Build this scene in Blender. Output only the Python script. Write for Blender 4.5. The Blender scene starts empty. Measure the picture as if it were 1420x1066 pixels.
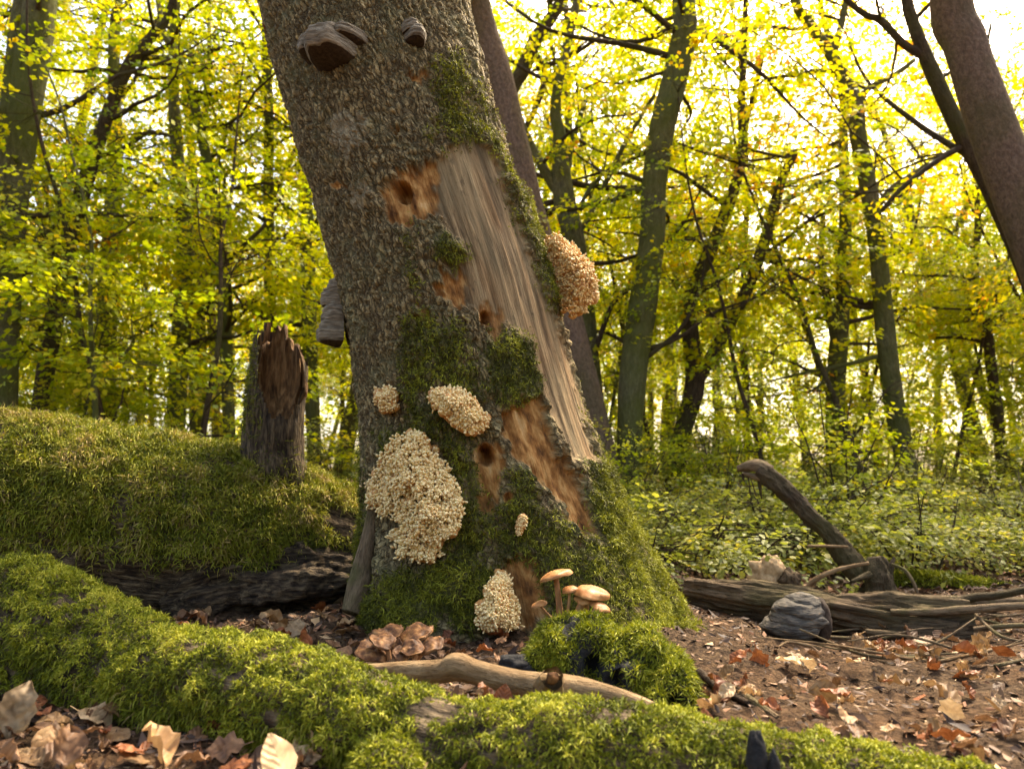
import bpy, math, random
import numpy as np
from mathutils import Vector, Matrix

# ------------------------------------------------------------------ camera, sky, sun, exposure
SC = bpy.context.scene
COL = SC.collection
CAM_Z = 0.45
PITCH = math.atan(147.0 / 1050.0)
FPX = 1050.0                                   # focal length in pixels of a 1420 x 1066 frame
cam_d = bpy.data.cameras.new('camera')
cam_d.sensor_width = 36.0
cam_d.lens = 36.0 * FPX / 1420.0
cam_d.clip_start = 0.05
cam_d.clip_end = 2000
cam_d.dof.use_dof = True
cam_d.dof.focus_distance = 2.25
cam_d.dof.aperture_fstop = 3.8
cam = bpy.data.objects.new('camera', cam_d)
cam.location = (0, 0, CAM_Z)
cam.rotation_euler = (math.pi / 2 + PITCH, 0, 0)
COL.objects.link(cam)
SC.camera = cam

SUN_ELEV, SUN_AZ = math.radians(52), math.radians(34)      # azimuth from +Y (ahead of the camera), positive = right
W = bpy.data.worlds.new('World')
SC.world = W
W.use_nodes = True
wn = W.node_tree
sky = wn.nodes.new('ShaderNodeTexSky')
sky.sky_type = 'NISHITA'
sky.sun_disc = False
sky.sun_elevation = SUN_ELEV
sky.sun_rotation = SUN_AZ
sky.air_density = 1.0
sky.dust_density = 6.0
sky.ozone_density = 1.0
bgn = wn.nodes['Background']
wn.links.new(sky.outputs[0], bgn.inputs[0])
bgn.inputs[1].default_value = 0.15

sun_d = bpy.data.lights.new('sun', 'SUN')
sun_d.energy = 3.2
sun_d.angle = math.radians(12)
sun_d.color = (1.0, 0.93, 0.80)
sun = bpy.data.objects.new('sun', sun_d)
sv = Vector((math.sin(SUN_AZ) * math.cos(SUN_ELEV), math.cos(SUN_AZ) * math.cos(SUN_ELEV), math.sin(SUN_ELEV)))
sun.rotation_euler = sv.to_track_quat('Z', 'Y').to_euler()
sun.location = (0, 0, 30)
COL.objects.link(sun)

vs = SC.view_settings
vs.view_transform = 'Standard'
vs.look = 'None'
vs.gamma = 1.0
vs.use_curve_mapping = False
vs.exposure = 2.1
vs.use_white_balance = True
vs.white_balance_temperature = 7400
vs.white_balance_tint = 10
SC.cycles.max_bounces = 10
SC.cycles.diffuse_bounces = 6
SC.cycles.transmission_bounces = 6
SC.cycles.sample_clamp_indirect = 6.0

# ------------------------------------------------------------------ helpers
rng = np.random.default_rng(7)
random.seed(7)
CP, SP = math.cos(PITCH), math.sin(PITCH)


def P(px, py, d):
    """world point at forward distance d whose place in the 1420 x 1066 photograph is px, py"""
    x = (px - 710.0) / FPX
    v = (533.0 - py) / FPX
    t = d / (CP - v * SP)
    return np.array([x * t, d, CAM_Z + t * (SP + v * CP)])


def project(V):
    q = V - np.array([0, 0, CAM_Z])
    f = q[:, 1] * CP + q[:, 2] * SP
    u = -q[:, 1] * SP + q[:, 2] * CP
    return np.stack([710 + FPX * q[:, 0] / f, 533 - FPX * u / f], 1)


_T = np.random.default_rng(99).random(8192)


def _h(i, j, k):
    return _T[((i * 73856093) ^ (j * 19349663) ^ (k * 83492791)) & 8191]


def vnoise(p):
    p = np.asarray(p, float)
    i = np.floor(p).astype(np.int64)
    f = p - i
    f = f * f * (3 - 2 * f)
    a, b, c = i[:, 0], i[:, 1], i[:, 2]
    x, y, z = f[:, 0], f[:, 1], f[:, 2]
    r = 0
    for da in (0, 1):
        wx = x if da else 1 - x
        for db in (0, 1):
            wy = y if db else 1 - y
            for dc in (0, 1):
                wz = z if dc else 1 - z
                r = r + wx * wy * wz * _h(a + da, b + db, c + dc)
    return r * 2 - 1


def fbm(p, o=4, lac=2.1, g=0.5):
    p = np.asarray(p, float)
    s, a = 0, 1.0
    for q in range(o):
        s = s + a * vnoise(p + 13.7 * q)
        p = p * lac
        a *= g
    return s


def worley(p):
    """F1, F2-F1 and a per cell random, 3D"""
    i = np.floor(p).astype(np.int64)
    f1 = np.full(len(p), 9.0)
    f2 = np.full(len(p), 9.0)
    cid = np.zeros(len(p))
    for da in (-1, 0, 1):
        for db in (-1, 0, 1):
            for dc in (-1, 0, 1):
                a, b, c = i[:, 0] + da, i[:, 1] + db, i[:, 2] + dc
                q = np.stack([a + _h(a, b, c), b + _h(a + 57, b + 3, c), c + _h(a, b + 91, c + 7)], 1)
                d = np.sqrt(((q - p) ** 2).sum(1))
                near = d < f1
                f2 = np.where(near, f1, np.minimum(f2, d))
                cid = np.where(near, _h(a + 11, b, c + 31), cid)
                f1 = np.where(near, d, f1)
    return f1, f2 - f1, cid


def sstep(a, b, x):
    t = np.clip((x - a) / (b - a), 0, 1)
    return t * t * (3 - 2 * t)


def norm(v):
    return v / np.maximum(np.linalg.norm(v, axis=-1, keepdims=True), 1e-9)


def make_mesh(name, V, F, attrs=None, smooth=True):
    V = np.ascontiguousarray(V, np.float32)
    m = bpy.data.meshes.new(name)
    groups = F if isinstance(F, list) else [F]
    groups = [np.asarray(g, np.int32) for g in groups if len(g)]
    nl = sum(g.size for g in groups)
    npoly = sum(len(g) for g in groups)
    m.vertices.add(len(V))
    m.vertices.foreach_set('co', V.ravel())
    m.loops.add(nl)
    m.polygons.add(npoly)
    m.loops.foreach_set('vertex_index', np.concatenate([g.ravel() for g in groups]))
    tot = np.concatenate([np.full(len(g), g.shape[1], np.int32) for g in groups])
    st = np.concatenate([[0], np.cumsum(tot)[:-1]]).astype(np.int32)
    m.polygons.foreach_set('loop_start', st)
    m.polygons.foreach_set('loop_total', tot)
    m.polygons.foreach_set('use_smooth', np.full(npoly, smooth, bool))
    for k, a in (attrs or {}).items():
        a = np.ascontiguousarray(a, np.float32)
        if a.ndim == 1:
            m.attributes.new(k, 'FLOAT', 'POINT').data.foreach_set('value', a)
        else:
            m.attributes.new(k, 'FLOAT_VECTOR', 'POINT').data.foreach_set('vector', a.ravel())
    m.update(calc_edges=True)
    m.validate()
    return m


def link(name, data, mat=None, parent=None, loc=None):
    o = bpy.data.objects.new(name, data)
    COL.objects.link(o)
    if mat is not None and data is not None and not data.materials:
        data.materials.append(mat)
    if parent is not None:
        o.parent = parent
    if loc is not None:
        o.location = loc
    return o


def part(name, V, F, mat, parent, attrs=None, smooth=True, label=None, kind=None):
    """V in world space; the part is stored relative to its parent's location"""
    V = np.asarray(V, float)
    if parent is not None:
        L = np.array(parent['_o'])
        V = V - L
    o = link(name, make_mesh(name, V, F, attrs, smooth), mat, parent)
    o['_o'] = [0.0, 0.0, 0.0] if parent is None else [float(q) for q in parent['_o']]
    if label:
        o['label'] = label
    if kind:
        o['kind'] = kind
    return o


def tag(o, label, cat=None, group=None, kind=None):
    o['label'] = label
    if cat:
        o['category'] = cat
    if group:
        o['group'] = group
    if kind:
        o['kind'] = kind
    return o


def thing(name, loc, label, cat, group=None):
    o = link(name, None, loc=tuple(float(q) for q in loc))
    o['_o'] = [float(q) for q in loc]
    return tag(o, label, cat, group)


def merge(parts):
    """list of (V, F[, attr]) with equal face size -> V, F, attr"""
    Vs, Fs, As, n = [], [], [], 0
    for q in parts:
        Vs.append(q[0])
        Fs.append(np.asarray(q[1]) + n)
        if len(q) > 2:
            As.append(q[2])
        n += len(q[0])
    return np.concatenate(Vs), np.concatenate(Fs), (np.concatenate(As) if As else None)


def catmull(pts, n):
    pts = np.asarray(pts, float)
    if len(pts) == 2:
        t = np.linspace(0, 1, n)[:, None]
        return pts[0] * (1 - t) + pts[1] * t
    q = np.vstack([2 * pts[0] - pts[1], pts, 2 * pts[-1] - pts[-2]])
    u = np.linspace(0, len(pts) - 1 - 1e-6, n)
    i = u.astype(int)
    t = (u - i)[:, None]
    a, b, c, d = q[i], q[i + 1], q[i + 2], q[i + 3]
    return 0.5 * (2 * b + (c - a) * t + (2 * a - 5 * b + 4 * c - d) * t * t + (3 * b - a - 3 * c + d) * t ** 3)


def frames(path):
    T = norm(np.gradient(path, axis=0))
    ref = np.array([0.0, -1.0, 0.0]) if abs(T[0][1]) < 0.9 else np.array([1.0, 0, 0])
    N = np.zeros_like(T)
    v = ref
    for i in range(len(T)):
        v = v - T[i] * np.dot(v, T[i])
        v = v / max(np.linalg.norm(v), 1e-9)
        N[i] = v
    return T, N, np.cross(T, N)


def tube(path, rad, ns, caps=True, disp=None):
    """swept tube; faces are quads (caps are collapsed rings). returns V, F, uvw (around, along, 0)"""
    path = np.asarray(path, float)
    rad = np.broadcast_to(np.asarray(rad, float), (len(path),)).copy()
    if caps:
        path = np.vstack([path[:1], path, path[-1:]])
        rad = np.concatenate([[rad[0] * 0.03], rad, [rad[-1] * 0.03]])
        T, N, B = frames(path[1:-1])
        T, N, B = [np.vstack([q[:1], q, q[-1:]]) for q in (T, N, B)]
    else:
        T, N, B = frames(path)
    n = len(path)
    th = np.linspace(0, 2 * math.pi, ns, endpoint=False)
    D = N[:, None, :] * np.cos(th)[None, :, None] + B[:, None, :] * np.sin(th)[None, :, None]
    s = np.concatenate([[0], np.cumsum(np.linalg.norm(np.diff(path, axis=0), axis=1))])
    R = np.repeat(rad[:, None], ns, 1)
    TH = np.repeat(th[None], n, 0)
    S = np.repeat(s[:, None], ns, 1)
    if disp is not None:
        R = R * disp(path[:, None, :] + D * R[:, :, None], TH, S, R)
    V = path[:, None, :] + D * R[:, :, None]
    i = np.arange(n - 1)[:, None] * ns
    j = np.arange(ns)[None]
    j2 = (j + 1) % ns
    F = np.stack([i + j, i + j2, i + ns + j2, i + ns + j], -1).reshape(-1, 4)
    uv = np.stack([np.cos(TH) * R, np.sin(TH) * R, S], -1).reshape(-1, 3)
    return V.reshape(-1, 3), F, uv


def vnormals(V, F):
    F = np.asarray(F)
    a, b, c = V[F[:, 0]], V[F[:, 1]], V[F[:, 2]]
    if F.shape[1] == 4:
        fn = np.cross(c - a, V[F[:, 3]] - b)
    else:
        fn = np.cross(b - a, c - a)
    N = np.zeros_like(V)
    for k in range(F.shape[1]):
        for ax in range(3):
            N[:, ax] += np.bincount(F[:, k], fn[:, ax], len(V))
    return norm(N)


def surf_sample(V, F, n, mask=None, r=rng):
    F = np.asarray(F)
    N = vnormals(V, F)
    if F.shape[1] == 4:
        F = np.concatenate([F[:, [0, 1, 2]], F[:, [0, 2, 3]]])
    a, b, c = V[F[:, 0]], V[F[:, 1]], V[F[:, 2]]
    w = np.linalg.norm(np.cross(b - a, c - a), axis=1)
    if mask is not None:
        w = w * mask[F].mean(1)
    cw = np.cumsum(w)
    k = np.searchsorted(cw, r.random(n) * cw[-1])
    k = np.minimum(k, len(F) - 1)
    u, v = r.random(n), r.random(n)
    fl = u + v > 1
    u[fl], v[fl] = 1 - u[fl], 1 - v[fl]
    q = F[k]
    wt = (1 - u - v)[:, None]
    pos = V[q[:, 0]] * wt + V[q[:, 1]] * u[:, None] + V[q[:, 2]] * v[:, None]
    nn = norm(N[q[:, 0]] * wt + N[q[:, 1]] * u[:, None] + N[q[:, 2]] * v[:, None])
    return pos, nn


def strands(p, n, L, w, r=rng, spread=0.9, grav=0.7, lift=0.6):
    """bent moss shoots, 5 vertices and 3 triangles each, with a per shoot random value"""
    k = len(p)
    d0 = norm(n * lift + r.normal(size=(k, 3)) * spread * 0.6)
    flip = (d0 * n).sum(1) < 0.05
    d0[flip] = norm(d0[flip] + n[flip] * 0.8)
    d1 = norm(d0 + np.array([0, 0, -1.0]) * (grav * r.random((k, 1)) * 1.6) + r.normal(size=(k, 3)) * 0.25)
    Ls = (L * (0.55 + 0.9 * r.random(k)))[:, None] if np.isscalar(L) else (L * (0.55 + 0.9 * r.random(k)))[:, None]
    side = norm(np.cross(d0, r.normal(size=(k, 3)))) * (w * (0.6 + 0.8 * r.random((k, 1))))
    b = p - n * 0.002
    m = b + d0 * Ls * 0.5
    t = m + d1 * Ls * 0.55
    V = np.stack([b - side * .4, b + side * .4, m - side * .5, m + side * .5, t], 1).reshape(-1, 3)
    o = (np.arange(k) * 5)[:, None]
    F = np.concatenate([o + np.array([[0, 1, 3]]), o + np.array([[0, 3, 2]]), o + np.array([[2, 3, 4]])])
    # clump tone: neighbouring shoots share a tone, each with its own offset
    tone = np.clip(0.48 + 0.28 * fbm(p * 12, 3) + .22 * fbm(p * 55, 2) + 0.2 * r.normal(size=k), 0, 1)
    return V, F, np.repeat(tone, 5)


# ------------------------------------------------------------------ materials
def newmat(name):
    m = bpy.data.materials.new(name)
    m.use_nodes = True
    nt = m.node_tree
    b = nt.nodes['Principled BSDF']
    return m, nt, b


class NB:
    """small node builder"""
    def __init__(s, nt):
        s.nt = nt

    def n(s, t, **kw):
        q = s.nt.nodes.new(t)
        for k, v in kw.items():
            if k.startswith('_'):
                setattr(q, k[1:], v)
        return q

    def l(s, a, b):
        s.nt.links.new(a, b)

    def attr(s, name):
        q = s.nt.nodes.new('ShaderNodeAttribute')
        q.attribute_name = name
        return q

    def noise(s, vec, scale, detail=4, rough=0.55):
        q = s.nt.nodes.new('ShaderNodeTexNoise')
        q.inputs['Scale'].default_value = scale
        q.inputs['Detail'].default_value = detail
        q.inputs['Roughness'].default_value = rough
        if vec is not None:
            s.l(vec, q.inputs['Vector'])
        return q.outputs['Fac']

    def voro(s, vec, scale, feature='DISTANCE_TO_EDGE'):
        q = s.nt.nodes.new('ShaderNodeTexVoronoi')
        q.feature = feature
        q.inputs['Scale'].default_value = scale
        if vec is not None:
            s.l(vec, q.inputs['Vector'])
        return q.outputs['Distance']

    def scale(s, vec, sc):
        q = s.nt.nodes.new('ShaderNodeVectorMath')
        q.operation = 'MULTIPLY'
        s.l(vec, q.inputs[0])
        q.inputs[1].default_value = sc
        return q.outputs[0]

    def ramp(s, fac, stops):
        q = s.nt.nodes.new('ShaderNodeValToRGB')
        e = q.color_ramp.elements
        while len(e) < len(stops):
            e.new(0.5)
        for el, (p, c) in zip(e, stops):
            el.position = p
            el.color = (*c, 1)
        s.l(fac, q.inputs[0])
        return q.outputs[0]

    def mix(s, fac, a, b, mode='MIX'):
        q = s.nt.nodes.new('ShaderNodeMix')
        q.data_type = 'RGBA'
        q.blend_type = mode
        for k, v in ((0, fac), (6, a), (7, b)):
            if isinstance(v, (int, float)):
                q.inputs[k].default_value = v
            elif isinstance(v, tuple):
                q.inputs[k].default_value = (*v, 1)
            else:
                s.l(v, q.inputs[k])
        return q.outputs[2]

    def math(s, op, a, b=None, clamp=False):
        q = s.nt.nodes.new('ShaderNodeMath')
        q.operation = op
        q.use_clamp = clamp
        for k, v in ((0, a), (1, b)):
            if v is None:
                continue
            if isinstance(v, (int, float)):
                q.inputs[k].default_value = v
            else:
                s.l(v, q.inputs[k])
        return q.outputs[0]

    def bump(s, h, strength, dist, normal=None):
        q = s.nt.nodes.new('ShaderNodeBump')
        q.inputs['Strength'].default_value = strength
        q.inputs['Distance'].default_value = dist
        s.l(h, q.inputs['Height'])
        if normal is not None:
            s.l(normal, q.inputs['Normal'])
        return q.outputs[0]

    def geo(s):
        return s.nt.nodes.new('ShaderNodeNewGeometry').outputs['Position']

    def objco(s):
        return s.nt.nodes.new('ShaderNodeTexCoord').outputs['Object']


def leaf_material(name, stops, trans=0.5, objvar=0.25, rough=0.5, tint=1.25):
    m, nt, b = newmat(name)
    g = NB(nt)
    a = g.attr('tone').outputs['Fac']
    oi = g.n('ShaderNodeObjectInfo').outputs['Random']
    f = g.math('ADD', a, g.math('MULTIPLY', g.math('SUBTRACT', oi, 0.5), objvar * 2), clamp=True)
    c = g.ramp(f, stops)
    g.l(c, b.inputs['Base Color'])
    b.inputs['Roughness'].default_value = rough
    b.inputs['Specular IOR Level'].default_value = 0.25
    t = g.n('ShaderNodeBsdfTranslucent')
    c2 = g.mix(1.0, c, (tint, tint, tint * 0.55), 'MULTIPLY')
    g.l(c2, t.inputs['Color'])
    mx = g.n('ShaderNodeMixShader')
    mx.inputs[0].default_value = trans
    g.l(b.outputs[0], mx.inputs[1])
    g.l(t.outputs[0], mx.inputs[2])
    g.l(mx.outputs[0], nt.nodes['Material Output'].inputs['Surface'])
    return m


M = {}
M['leaf_yellow'] = leaf_material('leaf_yellow', [(0.0, (.20, .26, .015)), (.3, (.42, .42, .018)), (.65, (.66, .55, .025)), (.88, (.72, .48, .03)), (1, (.60, .25, .03))], .58, .12)
M['leaf_lime'] = leaf_material('leaf_lime', [(0.0, (.15, .22, .015)), (.45, (.36, .40, .018)), (.8, (.56, .51, .022)), (1, (.62, .44, .03))], .58, .12)
M['leaf_green'] = leaf_material('leaf_green', [(0.0, (.11, .14, .03)), (.5, (.24, .255, .045)), (.85, (.40, .37, .07)), (1, (.50, .38, .07))], .5, .12)
M['moss_bright'] = leaf_material('moss_bright', [(0.0, (.05, .038, .010)), (.10, (.055, .062, .006)), (.4, (.145, .165, .009)), (.72, (.27, .28, .016)), (1, (.42, .39, .05))], .25, 0, .7, 1.1)
M['moss_log'] = leaf_material('moss_log', [(0.0, (.045, .05, .006)), (.3, (.12, .135, .01)), (.62, (.23, .24, .016)), (.85, (.32, .28, .04)), (1, (.34, .25, .09))], .22, 0, .7, 1.1)
M['moss_trunk'] = leaf_material('moss_trunk', [(0.0, (.035, .038, .007)), (.35, (.095, .10, .011)), (.7, (.19, .19, .014)), (1, (.30, .30, .03))], .2, 0, .75, 1.1)


def bark_mat(name, light, dark, moss=(.07, .085, .01), mossamt=0.25, vs_=(1, 1, .35), sc=26, mscale=1.6):
    """bark for swept limbs: attribute bk = around/around/along coordinates in metres"""
    m, nt, b = newmat(name)
    g = NB(nt)
    v = g.attr('bk').outputs['Vector']
    s = g.scale(v, vs_)
    n1 = g.noise(s, sc, 6, .6)
    n2 = g.noise(v, 3.5, 4)
    c = g.ramp(n1, [(.3, dark), (.62, light)])
    nf = g.noise(s, sc * 3.4, 5, .7)
    c = g.mix(g.ramp(nf, [(.36, (.85, .85, .85)), (.52, (0, 0, 0))]), c, tuple(q * .55 for q in dark))
    c = g.mix(g.math('MULTIPLY', n2, .5), c, tuple(q * .45 for q in light))
    mn = g.ramp(g.noise(g.geo(), mscale, 4), [(.5 - mossamt * .4, (0, 0, 0)), (.75 - mossamt * .4, (1, 1, 1))])
    c = g.mix(g.math('MULTIPLY', mn, .75), c, moss)
    g.l(c, b.inputs['Base Color'])
    b.inputs['Roughness'].default_value = .9
    b.inputs['Specular IOR Level'].default_value = .15
    g.l(g.bump(nf, .9, .012, g.bump(n1, 1.0, .035)), b.inputs['Normal'])
    return m


M['beech_bark'] = bark_mat('beech_bark', (.21, .185, .10), (.07, .06, .034), (.085, .095, .014), .45)
M['dark_bark'] = bark_mat('dark_bark', (.11, .075, .045), (.035, .022, .014), (.06, .06, .012), .1)
M['pine_bark'] = bark_mat('pine_bark', (.27, .175, .115), (.10, .062, .042), (.09, .08, .03), .05, (1, 1, .6), 34)
M['stick_wood'] = bark_mat('stick_wood', (.46, .32, .17), (.22, .13, .06), (.17, .10, .045), .3, (1, 1, .2), 30, 14)
M['rotten_wood'] = bark_mat('rotten_wood', (.22, .15, .085), (.028, .018, .011), (.10, .085, .03), .1, (1, 1, .10), 34, 5)
M['twig'] = bark_mat('twig', (.30, .21, .12), (.12, .08, .045), (.1, .1, .03), .1, (1, 1, .2), 40, 9)


def trunk_mat():
    m, nt, b = newmat('old_beech_bark')
    g = NB(nt)
    v = g.attr('bk').outputs['Vector']
    wood = g.attr('wood').outputs['Fac']
    orange = g.attr('orange').outputs['Fac']
    moss = g.attr('moss').outputs['Fac']
    crack = g.attr('crack').outputs['Fac']
    scar = g.attr('scar').outputs['Fac']
    # bark: fine plates and lichen speckle
    s = g.scale(v, (1, 1, .42))
    n1 = g.noise(s, 75, 6, .65)
    n2 = g.noise(v, 9, 5)
    n3 = g.noise(v, 160, 3)
    wn_ = g.n('ShaderNodeTexNoise')
    wn_.inputs['Scale'].default_value = 38
    wn_.inputs['Detail'].default_value = 3
    g.l(v, wn_.inputs['Vector'])
    wv = g.n('ShaderNodeVectorMath')
    wv.operation = 'MULTIPLY_ADD'
    g.l(wn_.outputs['Color'], wv.inputs[0])
    wv.inputs[1].default_value = (.030, .030, .05)
    g.l(v, wv.inputs[2])
    fine_e = g.voro(g.scale(wv.outputs[0], (1, 1, .22)), 76)
    fe = g.ramp(fine_e, [(.02, (0, 0, 0)), (.20, (1, 1, 1))])
    fine_2 = g.voro(g.scale(wv.outputs[0], (1, 1, .4)), 190)
    fe2 = g.ramp(fine_2, [(.0, (0, 0, 0)), (.25, (1, 1, 1))])
    bark = g.ramp(n1, [(.28, (.24, .165, .07)), (.5, (.43, .315, .14)), (.72, (.60, .47, .245))])
    bark = g.mix(g.math('MULTIPLY', g.math('SUBTRACT', 1.0, crack), .5), bark, (.075, .052, .026))
    bark = g.mix(g.math('MULTIPLY', g.math('SUBTRACT', 1.0, fe), .80), bark, (.045, .029, .012))
    bark = g.mix(g.math('MULTIPLY', g.math('SUBTRACT', 1.0, fe2), .35), bark, (.07, .05, .026))
    gl = g.ramp(n2, [(.48, (0, 0, 0)), (.68, (1, 1, 1))])
    bark = g.mix(g.math('MULTIPLY', gl, .38), bark, (.21, .215, .10))
    bark = g.mix(g.math('MULTIPLY', scar, .75), bark, g.ramp(n1, [(.3, (.25, .19, .10)), (.7, (.46, .38, .24))]))
    # exposed wood with long grain
    ws = g.scale(v, (1, 1, .05))
    w1 = g.noise(ws, 55, 6, .6)
    w2 = g.noise(g.scale(v, (1, 1, .3)), 9, 5, .6)
    wc = g.ramp(w1, [(.34, (.10, .065, .032)), (.5, (.30, .20, .098)), (.66, (.46, .34, .18))])
    w3 = g.noise(g.scale(v, (1, 1, .045)), 190, 4, .7)
    wc = g.mix(g.ramp(w3, [(.38, (.75, .75, .75)), (.52, (0, 0, 0))]), wc, (.10, .06, .028))
    wl = g.ramp(g.noise(g.scale(v, (1, 1, .12)), 16, 5, .65), [(.4, (0, 0, 0)), (.66, (.8, .8, .8))])
    wc = g.mix(wl, wc, g.ramp(w1, [(.3, (.14, .07, .025)), (.7, (.36, .20, .085))]))
    wc = g.mix(g.math('MULTIPLY', g.math('SUBTRACT', 1.0, crack), .55), wc, (.035, .022, .012))
    wc = g.mix(g.ramp(w2, [(.42, (0, 0, 0)), (.62, (.55, .55, .55))]), wc, (.19, .15, .08))
    oc = g.ramp(g.noise(g.scale(v, (1, 1, .35)), 40, 5, .6), [(.32, (.06, .024, .008)), (.48, (.30, .13, .035)), (.6, (.50, .27, .09)), (.74, (.64, .43, .20))])
    kn = g.ramp(g.noise(g.scale(v, (1, 1, .45)), 26, 6, .7), [(.58, (0, 0, 0)), (.7, (.8, .8, .8))])
    wc = g.mix(kn, wc, (.05, .035, .018))
    wc = g.mix(orange, wc, oc)
    c = g.mix(wood, bark, wc)
    mc = g.ramp(g.noise(v, 60, 4), [(.3, (.035, .035, .008)), (.7, (.085, .09, .014))])
    c = g.mix(g.math('MULTIPLY', moss, .8), c, mc)
    g.l(c, b.inputs['Base Color'])
    b.inputs['Roughness'].default_value = .88
    b.inputs['Specular IOR Level'].default_value = .2
    hh = g.math('ADD', g.math('MULTIPLY', fe, .9), g.math('ADD', g.math('MULTIPLY', fe2, .3), g.math('MULTIPLY', n1, .8)))
    hb = g.mix(wood, hh, g.math('ADD', w1, w3))
    n = g.bump(hb, 1.0, .011)
    n = g.bump(n3, .35, .004, n)
    g.l(n, b.inputs['Normal'])
    return m


M['trunk'] = trunk_mat()


def simple(name, stops, scale, detail=5, rough=.85, bump=.5, bd=.01, vec='geo', vsc=(1, 1, 1), spec=.2):
    m, nt, b = newmat(name)
    g = NB(nt)
    v = g.geo() if vec == 'geo' else (g.objco() if vec == 'obj' else g.attr(vec).outputs['Vector'])
    v = g.scale(v, vsc)
    n = g.noise(v, scale, detail, .6)
    g.l(g.ramp(n, stops), b.inputs['Base Color'])
    b.inputs['Roughness'].default_value = rough
    b.inputs['Specular IOR Level'].default_value = spec
    g.l(g.bump(n, bump, bd), b.inputs['Normal'])
    return m


def soil_mat():
    m, nt, b = newmat('soil')
    g = NB(nt)
    v = g.geo()
    n1 = g.noise(v, 55, 7, .65)
    n2 = g.noise(v, 3, 5, .6)
    n3 = g.noise(v, 260, 3)
    v1 = g.voro(v, 38, 'F1')
    c = g.ramp(n1, [(.3, (.018, .011, .007)), (.48, (.075, .046, .026)), (.62, (.15, .095, .052)), (.78, (.28, .18, .095))])
    c = g.mix(g.ramp(n2, [(.42, (0, 0, 0)), (.68, (.7, .7, .7))]), c, g.ramp(n1, [(.3, (.03, .016, .009)), (.7, (.21, .105, .045))]))
    # loose moss films
    mn = g.ramp(g.noise(v, 2.2, 6, .6), [(.60, (0, 0, 0)), (.72, (.55, .55, .55))])
    c = g.mix(mn, c, (.085, .085, .018))
    g.l(c, b.inputs['Base Color'])
    b.inputs['Roughness'].default_value = .95
    b.inputs['Specular IOR Level'].default_value = .1
    n = g.bump(n1, 1.0, .03)
    n = g.bump(v1, .6, .012, n)
    n = g.bump(n3, .4, .004, n)
    g.l(n, b.inputs['Normal'])
    return m


M['soil'] = soil_mat()
M['conk_grey'] = simple('conk_grey', [(.3, (.06, .045, .03)), (.48, (.17, .135, .09)), (.72, (.34, .28, .19))], 60, vec='obj', vsc=(.4, .4, 2.4), bump=1.0, bd=.012)
M['conk_blue'] = simple('conk_blue', [(.3, (.03, .025, .02)), (.48, (.085, .074, .06)), (.6, (.13, .112, .085)), (.75, (.26, .15, .07))], 52, vec='obj', vsc=(.5, .5, 2.0), bump=1.0, bd=.014)
M['conk_under'] = simple('conk_under', [(.3, (.022, .014, .009)), (.7, (.06, .04, .026))], 90, vec='obj')
M['coral_cream'] = None
M['cap'] = simple('mushroom_cap', [(.3, (.17, .06, .018)), (.5, (.34, .145, .045)), (.75, (.52, .28, .11))], 38, vec='obj', rough=.5, bump=.3, bd=.004)
M['cap_old'] = simple('old_mushroom_cap', [(.34, (.035, .015, .007)), (.5, (.13, .055, .02)), (.62, (.24, .115, .04)), (.75, (.42, .25, .11))], 45, vec='obj', rough=.6, bump=.6, bd=.006)
M['gill'] = simple('mushroom_gill', [(.3, (.30, .16, .07)), (.7, (.55, .35, .17))], 60, vec='obj', bump=.3, bd=.003)
M['gill_old'] = simple('old_mushroom_gill', [(.3, (.10, .05, .02)), (.7, (.30, .17, .07))], 60, vec='obj', bump=.3, bd=.003)
M['stem'] = simple('mushroom_stem', [(.3, (.17, .075, .03)), (.6, (.38, .20, .09)), (.8, (.55, .34, .17))], 30, vec='obj', vsc=(1, 1, .3), bump=.3, bd=.003)
M['hollow'] = simple('hollow_wood', [(.3, (.03, .014, .006)), (.5, (.13, .065, .022)), (.72, (.30, .17, .07))], 45, vec='geo', vsc=(1, 1, .16), bump=1.0, bd=.02)
M['hole'] = simple('hole_wood', [(.3, (.035, .014, .005)), (.6, (.15, .062, .018)), (.8, (.28, .13, .04))], 60, vec='geo', bump=.6, bd=.008)
M['log_bark'] = simple('log_bark', [(.34, (.018, .012, .007)), (.5, (.085, .058, .032)), (.66, (.23, .165, .09))], 70, vec='bk', vsc=(1, 1, .22), bump=1.0, bd=.03)
M['snag_bark'] = simple('snag_bark', [(.34, (.014, .009, .006)), (.5, (.062, .042, .024)), (.66, (.17, .12, .065))], 75, vec='bk', vsc=(1, 1, .2), bump=1.0, bd=.03)
M['char'] = simple('black_fungus', [(.3, (.008, .008, .008)), (.7, (.03, .028, .026))], 50, vec='obj', bump=.8, bd=.01)
M['chip'] = simple('wood_chip', [(.3, (.22, .13, .06)), (.7, (.5, .35, .19))], 50, vec='obj', vsc=(1, .2, 1), bump=.5, bd=.005)


def coral_mat():
    m, nt, b = newmat('coral_cream')
    g = NB(nt)
    t = g.attr('tone').outputs['Fac']
    n = g.noise(g.geo(), 45, 3)
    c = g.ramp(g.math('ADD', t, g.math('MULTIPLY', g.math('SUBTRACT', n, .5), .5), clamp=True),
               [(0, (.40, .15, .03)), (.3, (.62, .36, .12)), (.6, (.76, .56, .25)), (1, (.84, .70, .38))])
    g.l(c, b.inputs['Base Color'])
    b.inputs['Roughness'].default_value = .6
    b.inputs['Subsurface Weight'].default_value = .25
    b.inputs['Subsurface Radius'].default_value = (.012, .008, .004)
    return m


M['coral_cream'] = coral_mat()


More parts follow.
